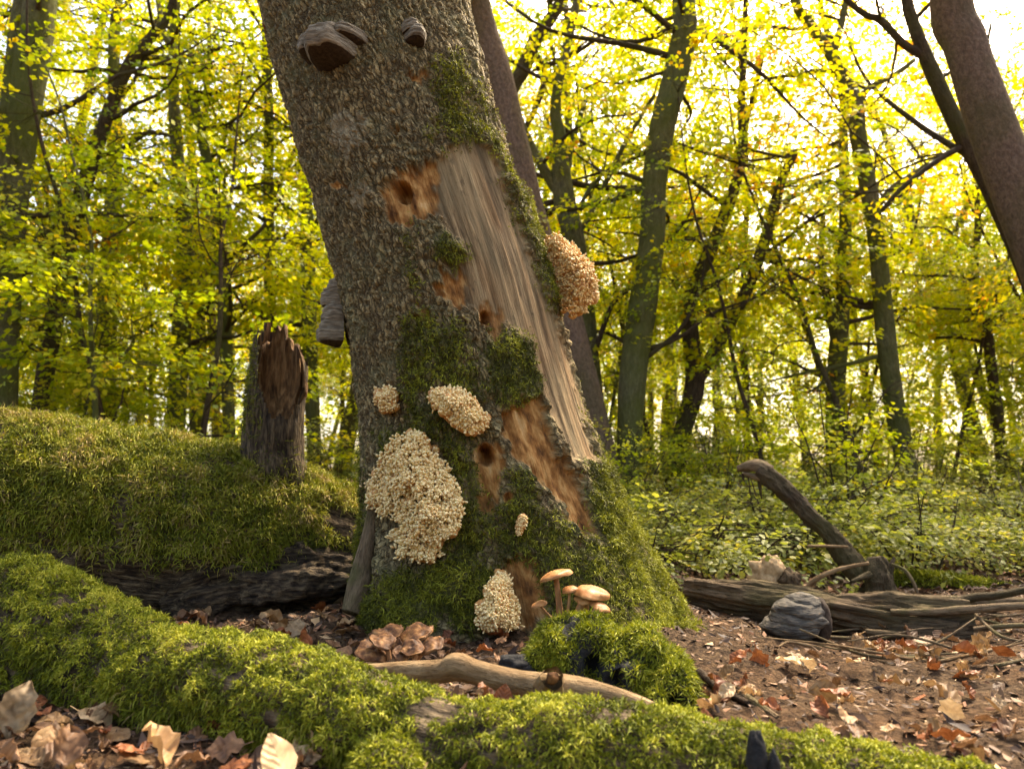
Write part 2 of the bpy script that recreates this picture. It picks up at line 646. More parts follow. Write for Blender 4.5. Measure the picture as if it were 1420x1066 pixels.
def deadleaf_mat(name, a, b_, c_):
    m, nt, b = newmat(name)
    g = NB(nt)
    v = g.objco()
    n = g.noise(v, 26, 5, .6)
    vein = g.n('ShaderNodeTexWave')
    vein.inputs['Scale'].default_value = 24
    vein.inputs['Distortion'].default_value = 1.2
    sv_ = g.n('ShaderNodeSeparateXYZ')
    g.l(v, sv_.inputs[0])
    cb = g.n('ShaderNodeCombineXYZ')
    g.l(g.math('SUBTRACT', sv_.outputs[1], g.math('MULTIPLY', g.math('ABSOLUTE', sv_.outputs[0]), .9)), cb.inputs[0])
    g.l(cb.outputs[0], vein.inputs['Vector'])
    c = g.ramp(n, [(.3, a), (.52, b_), (.75, c_)])
    c = g.mix(g.math('MULTIPLY', vein.outputs['Fac'], .12), c, tuple(q * .5 for q in a))
    oi = g.n('ShaderNodeObjectInfo').outputs['Random']
    hs = g.n('ShaderNodeHueSaturation')
    g.l(g.math('ADD', g.math('MULTIPLY', oi, .7), .65), hs.inputs['Value'])
    g.l(c, hs.inputs['Color'])
    g.l(hs.outputs[0], b.inputs['Base Color'])
    b.inputs['Roughness'].default_value = .55
    b.inputs['Specular IOR Level'].default_value = .3
    g.l(g.bump(vein.outputs['Fac'], .35, .003), b.inputs['Normal'])
    t = g.n('ShaderNodeBsdfTranslucent')
    g.l(hs.outputs[0], t.inputs['Color'])
    mx = g.n('ShaderNodeMixShader')
    mx.inputs[0].default_value = .2
    g.l(b.outputs[0], mx.inputs[1])
    g.l(t.outputs[0], mx.inputs[2])
    g.l(mx.outputs[0], nt.nodes['Material Output'].inputs['Surface'])
    return m


M['leaf_tan'] = deadleaf_mat('dead_leaf_tan', (.16, .08, .03), (.30, .17, .07), (.44, .29, .14))
M['leaf_rust'] = deadleaf_mat('dead_leaf_rust', (.11, .032, .010), (.22, .07, .022), (.32, .13, .045))
M['leaf_brown'] = deadleaf_mat('dead_leaf_brown', (.08, .038, .018), (.18, .09, .04), (.30, .165, .08))
M['leaf_pale'] = deadleaf_mat('dead_leaf_pale', (.28, .17, .08), (.46, .31, .16), (.60, .44, .25))


def litter_mat():
    m, nt, b = newmat('litter_bits')
    g = NB(nt)
    c = g.ramp(g.attr('tone').outputs['Fac'], [(0, (.035, .018, .010)), (.35, (.12, .062, .03)), (.6, (.22, .12, .055)), (.8, (.24, .085, .028)), (1, (.48, .32, .16))])
    g.l(c, b.inputs['Base Color'])
    b.inputs['Roughness'].default_value = .75
    return m


M['litter'] = litter_mat()


# ------------------------------------------------------------------ ground
def height(x, y):
    x, y = np.asarray(x, float), np.asarray(y, float)
    p = np.stack([x, y, 0 * x], -1).reshape(-1, 3)
    sh = x.shape
    x, y = x.ravel(), y.ravel()
    h = 0.045 * fbm(p * 0.9 + 5, 3)
    h = h * sstep(0.3, 1.5, np.hypot(x, y))
    h += .5 * sstep(4.2, 12, y) + .025 * np.maximum(np.minimum(y, 60) - 12, 0)
    h += .07 * np.exp(-((x - .05) ** 2 / .55 + (y - 2.6) ** 2 / .35))
    h -= .05 * sstep(.5, 1.1, x) * sstep(2.0, 2.5, y) * (1 - sstep(3.3, 4.5, y))
    return h.reshape(sh)


def fine(x, y):
    p = np.stack([x.ravel(), y.ravel(), 0 * x.ravel()], -1)
    near = np.exp(-(np.maximum(np.hypot(x.ravel(), y.ravel() - 2) - 3, 0)) / 2)
    f1, e, c = worley(p * 22)
    d = .016 * fbm(p * 7 + 3, 4) + .012 * (.55 - f1) * (c > .35) + .006 * fbm(p * 45, 2)
    return (d * near).reshape(x.shape)


def build_ground():
    n = 384
    u = np.linspace(-1, 1, n)
    gx = 1.75 * u + .02 * np.sinh(10.6 * u)
    w = np.linspace(-1, 1, n)
    gy = 2.3 + 1.75 * w + .02 * np.sinh(10.6 * w)
    X, Y = np.meshgrid(gx, gy)
    Z = height(X, Y) + fine(X, Y)
    V = np.stack([X, Y, Z], -1).reshape(-1, 3)
    i = np.arange(n - 1)[:, None] * n
    j = np.arange(n - 1)[None]
    F = np.stack([i + j, i + j + 1, i + n + j + 1, i + n + j], -1).reshape(-1, 4)
    o = link('ground', make_mesh('ground', V, F), M['soil'])
    o['kind'] = 'structure'
    o['label'] = 'brown forest floor of bare soil and leaf litter'


build_ground()


def on_ground(px, py):
    """ground point seen at a pixel of the photograph"""
    lo, hi = .5, 40.0
    for d in np.arange(.8, 30, .05):
        q = P(px, py, d)
        if q[2] <= height(q[0], q[1]):
            lo, hi = d - .05, d
            break
    for _ in range(12):
        m_ = (lo + hi) / 2
        q = P(px, py, m_)
        if q[2] > height(q[0], q[1]):
            lo = m_
        else:
            hi = m_
    q = P(px, py, hi)
    q[2] = float(height(q[0], q[1]))
    return q


def gz(x, y):
    return float(height(np.array([x]), np.array([y]))[0])


# ------------------------------------------------------------------ the old leaning beech
TD = 2.75          # forward distance of its axis
ROWS = np.array([  # photo row, left edge, right edge
    [-900, 170, 350], [-500, 262, 478], [-200, 335, 575], [-60, 362, 618], [0, 374, 636], [60, 384, 650], [170, 408, 686], [290, 440, 728],
    [390, 466, 768], [490, 484, 797], [600, 497, 832], [680, 504, 862], [760, 502, 898], [830, 497, 930], [890, 488, 958],
    [930, 482, 972], [990, 470, 990]], float)


def inpoly(xy, poly):
    x, y = xy[:, 0], xy[:, 1]
    r = np.zeros(len(xy), bool)
    q = np.asarray(poly, float)
    j = len(q) - 1
    for i in range(len(q)):
        c = ((q[i, 1] > y) != (q[j, 1] > y)) & (x < (q[j, 0] - q[i, 0]) * (y - q[i, 1]) / (q[j, 1] - q[i, 1] + 1e-9) + q[i, 0])
        r ^= c
        j = i
    return r


def polydist(xy, poly):
    """signed distance, negative inside"""
    q = np.asarray(poly, float)
    d = np.full(len(xy), 1e9)
    for i in range(len(q)):
        a, b = q[i - 1], q[i]
        ab = b - a
        t = np.clip(((xy - a) @ ab) / (ab @ ab), 0, 1)
        d = np.minimum(d, np.linalg.norm(xy - a - t[:, None] * ab, axis=1))
    return np.where(inpoly(xy, q), -d, d)


TR = {}


def limb_early(pts):
    pts = np.asarray(pts, float)
    path = catmull(np.array([P(a, b, d) for a, b, w_, d in pts]), 50)
    rad = catmull(np.stack([pts[:, 2] / 2 / FPX * pts[:, 3]] * 3, 1), 50)[:, 0]
    return tube(path, rad, 26, True, lambda X, T, S, R: 1 + .14 * fbm(np.stack([np.cos(T) * .5, np.sin(T) * .5, S * 3], -1).reshape(-1, 3) * 3, 3).reshape(T.shape))



def build_trunk():
    nr, na = 620, 330
    rows = np.concatenate([np.linspace(-900, -60, 60, endpoint=False), np.linspace(-60, 990, nr - 60)])
    le = np.interp(rows, ROWS[:, 0], ROWS[:, 1])
    ri = np.interp(rows, ROWS[:, 0], ROWS[:, 2])
    k = np.ones(41) / 41
    le[60:-60] = np.convolve(np.pad(le, 20, 'edge'), k, 'valid')[60:-60]
    ri[60:-60] = np.convolve(np.pad(ri, 20, 'edge'), k, 'valid')[60:-60]
    c = np.array([P((a + b) / 2, y, TD) for a, b, y in zip(le, ri, rows)])
    t = (ri - le) / 2 / FPX
    dist = np.linalg.norm(c - np.array([0, 0, CAM_Z]), axis=1)
    r = dist * np.sin(np.arctan(t)) * .985
    # angles: 75 % of the vertices on the side of the trunk that faces -Y
    u = np.linspace(0, 1, na, endpoint=False)
    front = int(na * .78)
    th = np.concatenate([np.linspace(-1.75, 1.75, front, endpoint=False), np.linspace(1.75, 2 * math.pi - 1.75, na - front, endpoint=False)])
    TH, RR = np.meshgrid(th, r)
    Z = np.repeat(c[:, 2][:, None], na, 1)
    s = np.concatenate([[0], np.cumsum(np.linalg.norm(np.diff(c, axis=0), axis=1))])
    S = np.repeat(-s[:, None], na, 1)
    # flutes and root flares toward the viewer
    low = np.exp(-np.maximum(Z - .02, 0) / .17)

    def bmp(a, w):
        d = (TH - a + math.pi) % (2 * math.pi) - math.pi
        return np.exp(-(d / w) ** 2)
    R = RR * (1 + low * (.10 * bmp(-.62, .30) + .16 * bmp(.62, .26) - .10 * bmp(.02, .26) + .10 * bmp(1.15, .2) + .22 * bmp(2.4, .4) + .22 * bmp(-2.2, .4)))
    R += .028 * np.sin(TH * 3 + Z * 1.2) * .35 + .02 * np.sin(TH * 5 - Z * 2) * .3
    D = np.stack([np.sin(TH), -np.cos(TH), 0 * TH], -1)
    base = c[:, None, :] + D * R[..., None]
    Vb = base.reshape(-1, 3)
    xy = project(Vb)
    frontm = (np.cos(TH) > -.12).ravel()
    # coordinates for the bark that run along the leaning trunk
    bk = np.stack([np.sin(TH) * .33, np.cos(TH) * .33, S], -1).reshape(-1, 3)
    q = Vb * np.array([1, 1, .6])
    jit = np.stack([fbm(bk * 9, 3), fbm(bk * 9 + 50, 3)], 1) * 9 + np.stack([fbm(bk * 45, 2), fbm(bk * 45 + 50, 2)], 1) * 4
    w = xy + jit

    def reg(poly, soft=5):
        return (1 - sstep(-soft, soft, polydist(w, poly))) * frontm

    wood = reg([(528, 250), (560, 238), (598, 226), (628, 205), (658, 192), (684, 214), (700, 258), (726, 318), (752, 392), (782, 455), (806, 530), (826, 600), (838, 640), (800, 640), (775, 575), (760, 540), (745, 470), (700, 440), (680, 462), (664, 436), (640, 420), (622, 360), (660, 345), (650, 330), (628, 312), (600, 300), (575, 292), (548, 290), (532, 272)])
    jit2 = np.stack([fbm(bk * np.array([70, 70, 22]), 3), fbm(bk * np.array([70, 70, 16]) + 20, 3)], 1) * np.array([8, 12])
    w = w + jit2
    strip = reg([(692, 575), (720, 556), (752, 552), (775, 600), (798, 650), (818, 700), (830, 748), (812, 752), (788, 706), (757, 690), (735, 650), (704, 610)])
    strip2 = reg([(640, 640), (660, 640), (655, 680), (664, 700), (640, 704), (632, 670)], 3)
    patch = reg([(612, 372), (640, 380), (648, 402), (640, 426), (622, 420), (614, 400)], 4)
    patch2 = reg([(568, 424), (580, 424), (590, 452), (580, 456)], 3)
    patch3 = reg([(660, 425), (700, 430), (690, 470), (664, 452)], 4)
    patch4 = reg([(655, 640), (690, 612), (700, 640), (684, 672), (672, 720), (660, 700)], 4)
    base_rot = reg([(690, 790), (735, 770), (760, 800), (750, 870), (710, 860)], 6)
    nick = np.maximum(reg([(562, 98), (590, 96), (592, 108), (570, 110)], 3), reg([(540, 176), (556, 172), (555, 182), (543, 184)], 2))
    nick = np.maximum(nick, reg([(464, 252), (478, 250), (474, 262), (466, 262)], 2))
    orange = np.maximum.reduce([reg([(524, 252), (560, 236), (602, 224), (612, 240), (604, 290), (566, 312), (540, 300), (530, 276)], 6), strip, patch, patch2, patch3 * .8, patch4, base_rot * .9, nick])
    wood_all = np.maximum.reduce([wood, strip, strip2, patch, patch2, patch3, patch4, base_rot, nick, orange])
    # moss cover
    n6 = .5 + .5 * fbm(bk * 16, 4)
    m1 = reg([(596, 90), (632, 78), (664, 150), (676, 205), (650, 200), (616, 214), (600, 190), (606, 140)], 16)
    m2 = reg([(660, 110), (690, 200), (730, 290), (770, 380), (790, 440), (760, 420), (726, 330), (690, 232), (664, 180)], 10)
    m3 = reg([(620, 330), (662, 338), (664, 356), (640, 368), (606, 356)], 7)
    m4 = reg([(664, 480), (700, 452), (735, 462), (752, 520), (748, 550), (706, 556), (676, 540)], 10)
    m5 = reg([(560, 440), (600, 430), (650, 480), (668, 560), (664, 600), (640, 604), (590, 600), (560, 575), (552, 500)], 14)
    m6 = reg([(516, 600), (560, 585), (640, 600), (668, 660), (690, 730), (660, 760), (700, 790), (690, 850), (640, 880), (520, 900), (500, 850), (545, 790), (600, 780), (640, 720), (640, 690), (600, 610), (530, 640)], 14)
    m7 = reg([(700, 650), (735, 640), (745, 690), (800, 740), (850, 760), (880, 840), (850, 890), (760, 850), (740, 770), (700, 790), (680, 740)], 14)
    m8 = reg([(810, 650), (850, 640), (890, 740), (940, 830), (985, 900), (940, 960), (880, 930), (862, 800), (830, 735)], 12)
    m9 = reg([(556, 320), (575, 330), (590, 400), (575, 410), (560, 370)], 12) * .6
    moss = np.maximum.reduce([m1 * .8, m2 * .75, m3, m4, m5 * .85, m6 * .95, m7 * .8, m8, m9])
    side = sstep(1.1, 1.5, np.abs(TH.ravel())) * sstep(.5, -.4, Z.ravel() - .5) * .7
    moss = np.maximum(moss, side)
    moss = moss * sstep(.18, .42, n6 + moss * .35 - .12) * (1 - .85 * np.maximum(strip, patch4)) * (1 - base_rot)
    scar = np.maximum(reg([(462, 165), (482, 152), (498, 168), (512, 196), (500, 214), (474, 216), (460, 196)], 5), reg([(478, 270), (495, 258), (514, 262), (508, 280), (486, 284)], 4))
    # relief: plates and furrows in the bark, grain in the wood
    pw = bk * np.array([44, 44, 9.0]) + np.stack([fbm(bk * 30, 3) * .8, fbm(bk * 30 + 9, 3) * .8, fbm(bk * 14 + 4, 2) * .55], 1)
    f1, e, cid = worley(pw)
    crack = sstep(.03, .34, e + .08 * fbm(bk * np.array([110, 110, 30]), 2))
    grain = fbm(bk * np.array([60, 60, 3.0]), 3)
    nb = fbm(bk * np.array([80, 80, 16]), 3)
    big = fbm(bk * np.array([20, 20, 5.0]) + 17, 3)
    rel_b = -.0095 * (1 - crack) + .006 * (cid - .5) + .0042 * nb + .005 * big + .008 * fbm(bk * 5, 3) + scar * .006
    wcr = sstep(.28, .55, fbm(bk * np.array([34, 34, 2.0]) + 3, 3))
    crack = np.where(wood_all > .5, 1 - wcr, crack)
    rel_w = -.020 - .004 * wcr + .0035 * grain + .007 * fbm(bk * np.array([12, 12, 2.0]), 3) - .018 * orange * (.3 + .7 * (.5 + .7 * fbm(bk * np.array([42, 42, 10]), 4)))
    rel = rel_b * (1 - wood_all) + rel_w * wood_all
    # rotted grooves in the lower trunk
    grv = fbm(bk * np.array([9, 9, 2.2]) + 31, 3)
    rel += sstep(700, 560, 0 * xy[:, 1]) * 0 - .020 * sstep(.25, .7, grv) * sstep(520, 640, xy[:, 1]) * frontm
    rel += moss * .010 * (1 + fbm(bk * 20, 2))
    # bark lip beside the bare wood
    ridge = reg([(664, 185), (688, 205), (742, 318), (780, 420), (800, 470), (790, 478), (760, 420), (722, 322), (690, 245)], 4)
    rel += .016 * ridge * (1 - wood)
    # woodpecker holes
    for (hx, hy, hr, hd) in ((557, 263, 15, .075), (673, 631, 15, .08), (676, 438, 10, .05), (464, 256, 5, .012), (705, 690, 7, .02)):
        d = np.hypot(xy[:, 0] - hx, (xy[:, 1] - hy) * .92)
        kk = (1 - sstep(hr * .55, hr, d)) * frontm
        rel -= hd * kk
        orange = np.maximum(orange, (1 - sstep(hr, hr * 1.6, d)) * frontm)
        wood_all = np.maximum(wood_all, (1 - sstep(hr, hr * 1.3, d)) * frontm)
        moss = moss * (1 - (1 - sstep(hr, hr * 1.3, d)) * frontm)
    R2 = R.ravel() + rel
    V = (c[:, None, :] + D * R2.reshape(R.shape)[..., None]).reshape(-1, 3)
    i = np.arange(nr - 1)[:, None] * na
    j = np.arange(na)[None]
    j2 = (j + 1) % na
    F = np.stack([i + j, i + na + j, i + na + j2, i + j2], -1).reshape(-1, 4)
    # close the top
    TR.update(V=V, F=F, xy=xy, front=frontm & (np.cos(TH).ravel() > 0), N=vnormals(V, F), moss=moss, th=TH.ravel())
    attrs = dict(bk=bk, wood=wood_all, orange=orange, moss=moss, crack=crack, scar=scar)
    root = thing('leaning_beech_tree', P(730, 905, TD), 'old leaning beech trunk with rough bark, bare wood and moss covered base', 'tree')
    wf = wood_all[F].mean(1) > .5
    for nm, sel, lab in (('bark', ~wf, None), ('exposed_wood', wf, 'bare barkless wood with orange pecked patches')):
        fs = F[sel]
        used, inv = np.unique(fs, return_inverse=True)
        part(nm, V[used], inv.reshape(-1, 4), M['trunk'], root, {a: b[used] for a, b in attrs.items()}, label=lab)
    # pale bare root on the side of the fallen log
    Vr, Fr, ur = limb_early([(520, 690, 12, 2.50), (512, 740, 20, 2.49), (504, 785, 27, 2.46), (497, 818, 30, 2.43), (486, 850, 24, 2.40)])
    part('bare_root', Vr, Fr, M['twig'], root, {'bk': ur}, label='pale barkless root at the trunk foot')
    # broken top, out of view
    ring = V[:na]
    ctr = ring.mean(0) + np.array([0, 0, .12])
    Vt = np.vstack([ring, ctr])
    part('broken_top', Vt, np.stack([np.arange(na), (np.arange(na) + 1) % na, np.full(na, na)], 1), M['hollow'], root)
    # moss shoots
    front_bias = np.where(frontm, 1.0, .15)
    p, n = surf_sample(V, F, 80000, (moss ** 1.3) * front_bias)
    big = sstep(560, 760, project(p)[:, 1])
    cl = fbm(p * 20 + 9, 3)
    p = p + n * ((cl + .3).clip(0) * .016)[:, None]
    Vm, Fm, tone = strands(p, n, .012 + .007 * big, .0026, spread=1.3, grav=1.0)
    tone = tone + np.repeat(cl * .2, 5)
    yel = np.repeat(sstep(820, 930, project(p)[:, 0]), 5) * .25
    part('moss', Vm, Fm, M['moss_trunk'], root, {'tone': np.clip(tone + yel + .02, 0, 1)}, kind='stuff', label='dark green moss growing on the bark and root flares')
    return root


main_tree = build_trunk()


from mathutils.kdtree import KDTree
_fi = np.where(TR['front'])[0]
_kd = KDTree(len(_fi))
for _k, _i in enumerate(_fi):
    _kd.insert((TR['xy'][_i, 0], TR['xy'][_i, 1], 0), int(_i))
_kd.balance()


def on_trunk(px, py, off=0.0):
    k = [q[1] for q in _kd.find_n((px, py, 0), 12)]
    p = TR['V'][k].mean(0)
    n = np.array([np.sin(TR['th'][k].mean()), -np.cos(TR['th'][k].mean()), 0])
    return p + n * off, n


# ------------------------------------------------------------------ fallen logs and branches
def limb(pts, n, ns, amp=.12, fq=5.0, seed=0.0, grooves=0.0, knots=()):
    """px polyline with width and forward distance -> lumpy tube. pts rows: px, py, width px, distance"""
    pts = np.asarray(pts, float)
    path = catmull(np.array([P(a, b, d) for a, b, w, d in pts]), n)
    rad = catmull(np.stack([pts[:, 2] / 2 / FPX * pts[:, 3]] * 3, 1), n)[:, 0]

    def disp(X, TH, S, R):
        sh = TH.shape
        q = np.stack([np.cos(TH) * .12, np.sin(TH) * .12, S], -1).reshape(-1, 3)
        v = 1 + amp * fbm(q * fq + seed, 4).reshape(sh) + amp * .28 * fbm(q * np.array([60, 60, 22]) + seed, 3).reshape(sh)
        if grooves:
            g = fbm(q * np.array([26, 26, 2.2]) + seed, 3).reshape(sh)
            v = v - grooves * sstep(.05, .55, g) + grooves * .3 * g
        return v
    return tube(path, rad, ns, True, disp)


def build_foreground_branch():
    root = thing('mossy_branch', P(300, 1000, 1.55), 'thick fallen branch wrapped in bright green moss, below the leaning trunk', 'branch')
    V, F, uv = limb([(-160, 860, 150, 1.98), (-40, 862, 165, 1.9), (40, 868, 158, 1.84), (150, 922, 138, 1.73), (300, 954, 132, 1.57), (450, 992, 142, 1.46), (560, 1026, 128, 1.40), (680, 1052, 134, 1.37), (800, 1052, 142, 1.35),
                     (1000, 1080, 132, 1.31), (1180, 1105, 126, 1.28), (1400, 1145, 112, 1.25)], 240, 64, .12, 6, 3, .06)
    part('wood', V, F, M['log_bark'], root, {'bk': uv})
    # upright stub at the far end
    V2, F2, uv2 = limb([(45, 880, 130, 1.84), (38, 838, 108, 1.84), (36, 808, 84, 1.85), (40, 788, 44, 1.86)], 40, 36, .14, 8, 9)
    part('stub', V2, F2, M['log_bark'], root, {'bk': uv2})
    N = vnormals(V, F)
    xy = project(V)
    n3 = .5 + .5 * fbm(V * 9, 3)
    up = sstep(-.75, -.15, N[:, 2] + .35 * (n3 - .5))
    bare = np.exp(-(((xy[:, 0] - 600) / 48) ** 2 + ((xy[:, 1] - 985) / 22) ** 2))
    bare2 = sstep(-.1, .3, -N[:, 2]) * .0
    vis = np.where(N[:, 1] < .45, 1, .25) * ((xy[:, 0] > -120) & (xy[:, 0] < 1500))
    mk = up * vis * (1 - .96 * sstep(.35, .7, bare)) * (.55 + .6 * n3)
    p, n = surf_sample(V, F, 128000, mk)
    keep = fbm(p * 34 + 71, 3) > -.62
    p, n = p[keep], n[keep]
    clump = fbm(p * 26 + 40, 3) + .6 * fbm(p * 60 + 11, 2)
    p = p + n * ((clump + .55).clip(0) * .012)[:, None]
    Vm, Fm, tone = strands(p, n, .0115, .0023, spread=1.9, grav=1.1)
    tone = tone + np.repeat(clump * .18, 5) - .06
    p2, n2 = surf_sample(V2, F2, 15000, np.where(vnormals(V2, F2)[:, 1] < .5, 1.0, .2))
    Vn, Fn, t2 = strands(p2, n2, .017, .0026)
    Vm, Fm, tone = merge([(Vm, Fm, tone), (Vn, Fn, t2)])
    part('moss', Vm, Fm, M['moss_bright'], root, {'tone': np.clip(tone + .1, 0, 1)}, kind='stuff', label='bright yellow green moss covering the branch')
    # hanging fringe below
    mk2 = np.clip(sstep(.25, -.5, N[:, 2]), 0, 1) * (N[:, 1] < .4) * (n3 > .5)
    p3, n3_ = surf_sample(V, F, 9000, mk2 * vis)
    Vf, Ff, tf = strands(p3, n3_, .032, .0022, spread=.5, grav=2.2, lift=.4)
    part('moss_fringe', Vf, Ff, M['moss_log'], root, {'tone': np.clip(tf + .1, 0, 1)}, kind='stuff', label='loose moss strands hanging under the branch')
    return V, F


FG = build_foreground_branch()


def build_moss_knob():
    root = thing('moss_tuft', P(535, 1060, 1.3), 'small rounded tuft of moss in front of the mossy branch', 'moss')
    c = P(535, 1072, 1.3)
    V, F = blob(c, (.055, .05, .05), 24, 16, .2, 8)
    part('cushion', V, F, M['log_bark'], root, {'bk': V})
    p, n = surf_sample(V, F, 6000)
    Vm, Fm, t = strands(p, n, .014, .0024)
    part('moss', Vm, Fm, M['moss_bright'], root, {'tone': t}, kind='stuff')


def blob(c, r, ns=24, nr=16, amp=.15, seed=0, fq=1.6):
    th = np.linspace(0, 2 * math.pi, ns, endpoint=False)
    ph = np.linspace(.02, math.pi - .02, nr)
    TH, PH = np.meshgrid(th, ph)
    D = np.stack([np.sin(PH) * np.cos(TH), np.sin(PH) * np.sin(TH), np.cos(PH)], -1).reshape(-1, 3)
    k = 1 + amp * fbm(D * fq + seed * 7.3, 4)
    V = np.asarray(c) + D * k[:, None] * np.asarray(r)
    i = np.arange(nr - 1)[:, None] * ns
    j = np.arange(ns)[None]
    j2 = (j + 1) % ns
    F = np.stack([i + j, i + ns + j, i + ns + j2, i + j2], -1).reshape(-1, 4)
    return V, F


build_moss_knob()


def build_big_log():
    root = thing('fallen_log', P(220, 830, 3.0), 'large fallen log under shaggy moss with a broken upright limb', 'log')
    V, F, uv = limb([(-420, 660, 250, 2.75), (-200, 690, 262, 2.85), (0, 708, 258, 2.95), (150, 722, 248, 3.02), (300, 742, 228, 3.1), (430, 762, 196, 3.2), (540, 790, 160, 3.3), (680, 815, 140, 3.4)], 220, 110, .10, 4, 21, .05)
    part('bark', V, F, M['log_bark'], root, {'bk': uv})
    N = vnormals(V, F)
    xy = project(V)
    n3 = .5 + .5 * fbm(V * 6, 4)
    # moss hangs over the upper two thirds, ragged lower border
    low = 770 + 30 * fbm(V * np.array([5, 5, 2]) + 8, 3) - .10 * np.maximum(xy[:, 0] - 330, 0)
    mk = sstep(25, -25, xy[:, 1] - low) * np.where(N[:, 1] < .5, 1, .3) * sstep(.16, .4, n3 + .12) * ((xy[:, 0] > -150) & (xy[:, 0] < 620))
    p, n = surf_sample(V, F, 82000, mk)
    clump = fbm(p * 14 + 4, 3)
    p = p + n * ((clump + .5).clip(0) * .022)[:, None]
    Vm, Fm, tone = strands(p, n, .030, .0038, spread=1.3, grav=1.2)
    tone = tone + np.repeat(clump * .14, 5)
    part('moss', Vm, Fm, M['moss_log'], root, {'tone': np.clip(tone + .12, 0, 1)}, kind='stuff', label='shaggy olive moss draped over the log')
    # dark torn skirt of bark on the ground under the limb
    Vs, Fs, us = limb([(230, 835, 70, 2.86), (330, 812, 100, 2.9), (430, 806, 92, 2.95), (500, 800, 60, 3.0)], 120, 70, .26, 8, 44, .42)
    part('torn_bark', Vs, Fs, M['snag_bark'], root, {'bk': us}, label='dark torn bark slab at the foot of the log')
    # broken upright limb
    path = catmull(np.array([P(388, 745, 3.08), P(384, 690, 3.06), P(380, 620, 3.05), P(382, 560, 3.04), P(388, 500, 3.04), P(394, 428, 3.04)]), 90)
    rad = np.interp(np.linspace(0, 1, 90), [0, .12, .3, .6, 1], [.20, .145, .122, .118, .098])
    ns = 72

    def disp(X, TH, S, R):
        q = np.stack([np.cos(TH) * .12, np.sin(TH) * .12, S], -1).reshape(-1, 3)
        return (1 + .08 * fbm(q * 6 + 70, 4) + .05 * fbm(q * np.array([30, 30, 4]) + 7, 3)).reshape(TH.shape)
    V, F, uv = tube(path, rad, ns, False, disp)
    # break it open: the front face is torn away above a slanting line, the rim is jagged
    th = np.tile(np.linspace(0, 2 * math.pi, ns, endpoint=False), len(path))
    ring = np.repeat(np.arange(len(path)), ns)
    jag = fbm(np.stack([np.cos(th) * 2.2, np.sin(th) * 2.2, 0 * th + 3], 1), 3)
    xyv = project(V)
    facing = vnormals(V, F)[:, 1] < -.25
    rel = xyv[:, 0]
    top = 462 + 22 * jag + 10 * fbm(np.stack([np.cos(th) * 7, np.sin(th) * 7, 0 * th], 1), 2) + 44 * sstep(396, 424, rel) + 16 * sstep(372, 350, rel)
    opened = facing & (xyv[:, 1] < 578 + 10 * jag - 26 * sstep(352, 372, rel) * 0) & (np.abs(rel - 390) < np.interp(590 - xyv[:, 1], [0, 28, 62, 104, 127, 138], [4, 19, 31, 30, 24, 22]))
    kill = opened | (xyv[:, 1] < top - 8)
    keep = ~kill[F].any(1)
    stub = part('broken_limb', V, F[keep], M['snag_bark'], root, {'bk': uv}, label='dark upright broken limb with a torn hollow top')
    inn = V - norm(V - np.repeat(path, ns, 0)) * .016
    part('limb_lining', inn, F[keep][:, ::-1], M['hollow'], stub)
    # torn inner wood: a slanting concave slab inside the opening
    nu, nv = 40, 50
    u, v = np.meshgrid(np.linspace(-1, 1, nu), np.linspace(0, 1, nv))
    cx = 388 + 4 * v
    half = np.interp(v, [0, .2, .45, .75, .92, 1], [6, 22, 33, 31, 27, 22])
    px = cx + u * half
    hgt = 136 * (1 - .20 * np.abs(u + .2) ** 1.4) + 14 * fbm(np.stack([u.ravel() * 5, u.ravel() * 0, u.ravel() * 0 + 2], 1), 3).reshape(u.shape)
    py = 590 - hgt * v
    dd = 2.965 + .085 * v ** .8 + .05 * (1 - u * u) * np.sin(np.clip(v, 0, 1) * math.pi) - .012 * 0
    Vq = np.array([P(a, b, c_) for a, b, c_ in zip(px.ravel(), py.ravel(), dd.ravel())])
    Vq[:, 1] += .016 * fbm(Vq * np.array([55, 1, 7]), 4)
    i = np.arange(nv - 1)[:, None] * nu
    j = np.arange(nu - 1)[None]
    Fq = np.stack([i + j, i + j + 1, i + nu + j + 1, i + nu + j], -1).reshape(-1, 4)
    # give the slab a back so that it has thickness
    nb = len(Vq)
    Vb = Vq + np.array([0, .05, 0])
    edge = np.concatenate([np.arange(nu), np.arange(1, nv) * nu + nu - 1, (nv - 1) * nu + np.arange(nu - 2, -1, -1), np.arange(nv - 2, 0, -1) * nu])
    e2 = np.roll(edge, -1)
    Fe = np.stack([e2, edge, edge + nb, e2 + nb], 1)
    part('torn_wood', np.vstack([Vq, Vb]), np.concatenate([Fq, Fq[:, ::-1] + nb, Fe]), M['hollow'], stub, label='orange brown torn heartwood inside the broken limb')
    p, n = surf_sample(V, F[keep], 6000, np.where(facing, 1.0, .4) * (sstep(560, 540, xyv[:, 1]) * 0 + sstep(600, 700, xyv[:, 1]) + .9 * sstep(372, 352, rel) * sstep(620, 580, xyv[:, 1])))
    Vm, Fm, t = strands(p, n, .02, .003)
    part('limb_moss', Vm, Fm, M['moss_trunk'], stub, {'tone': t}, kind='stuff')


build_big_log()


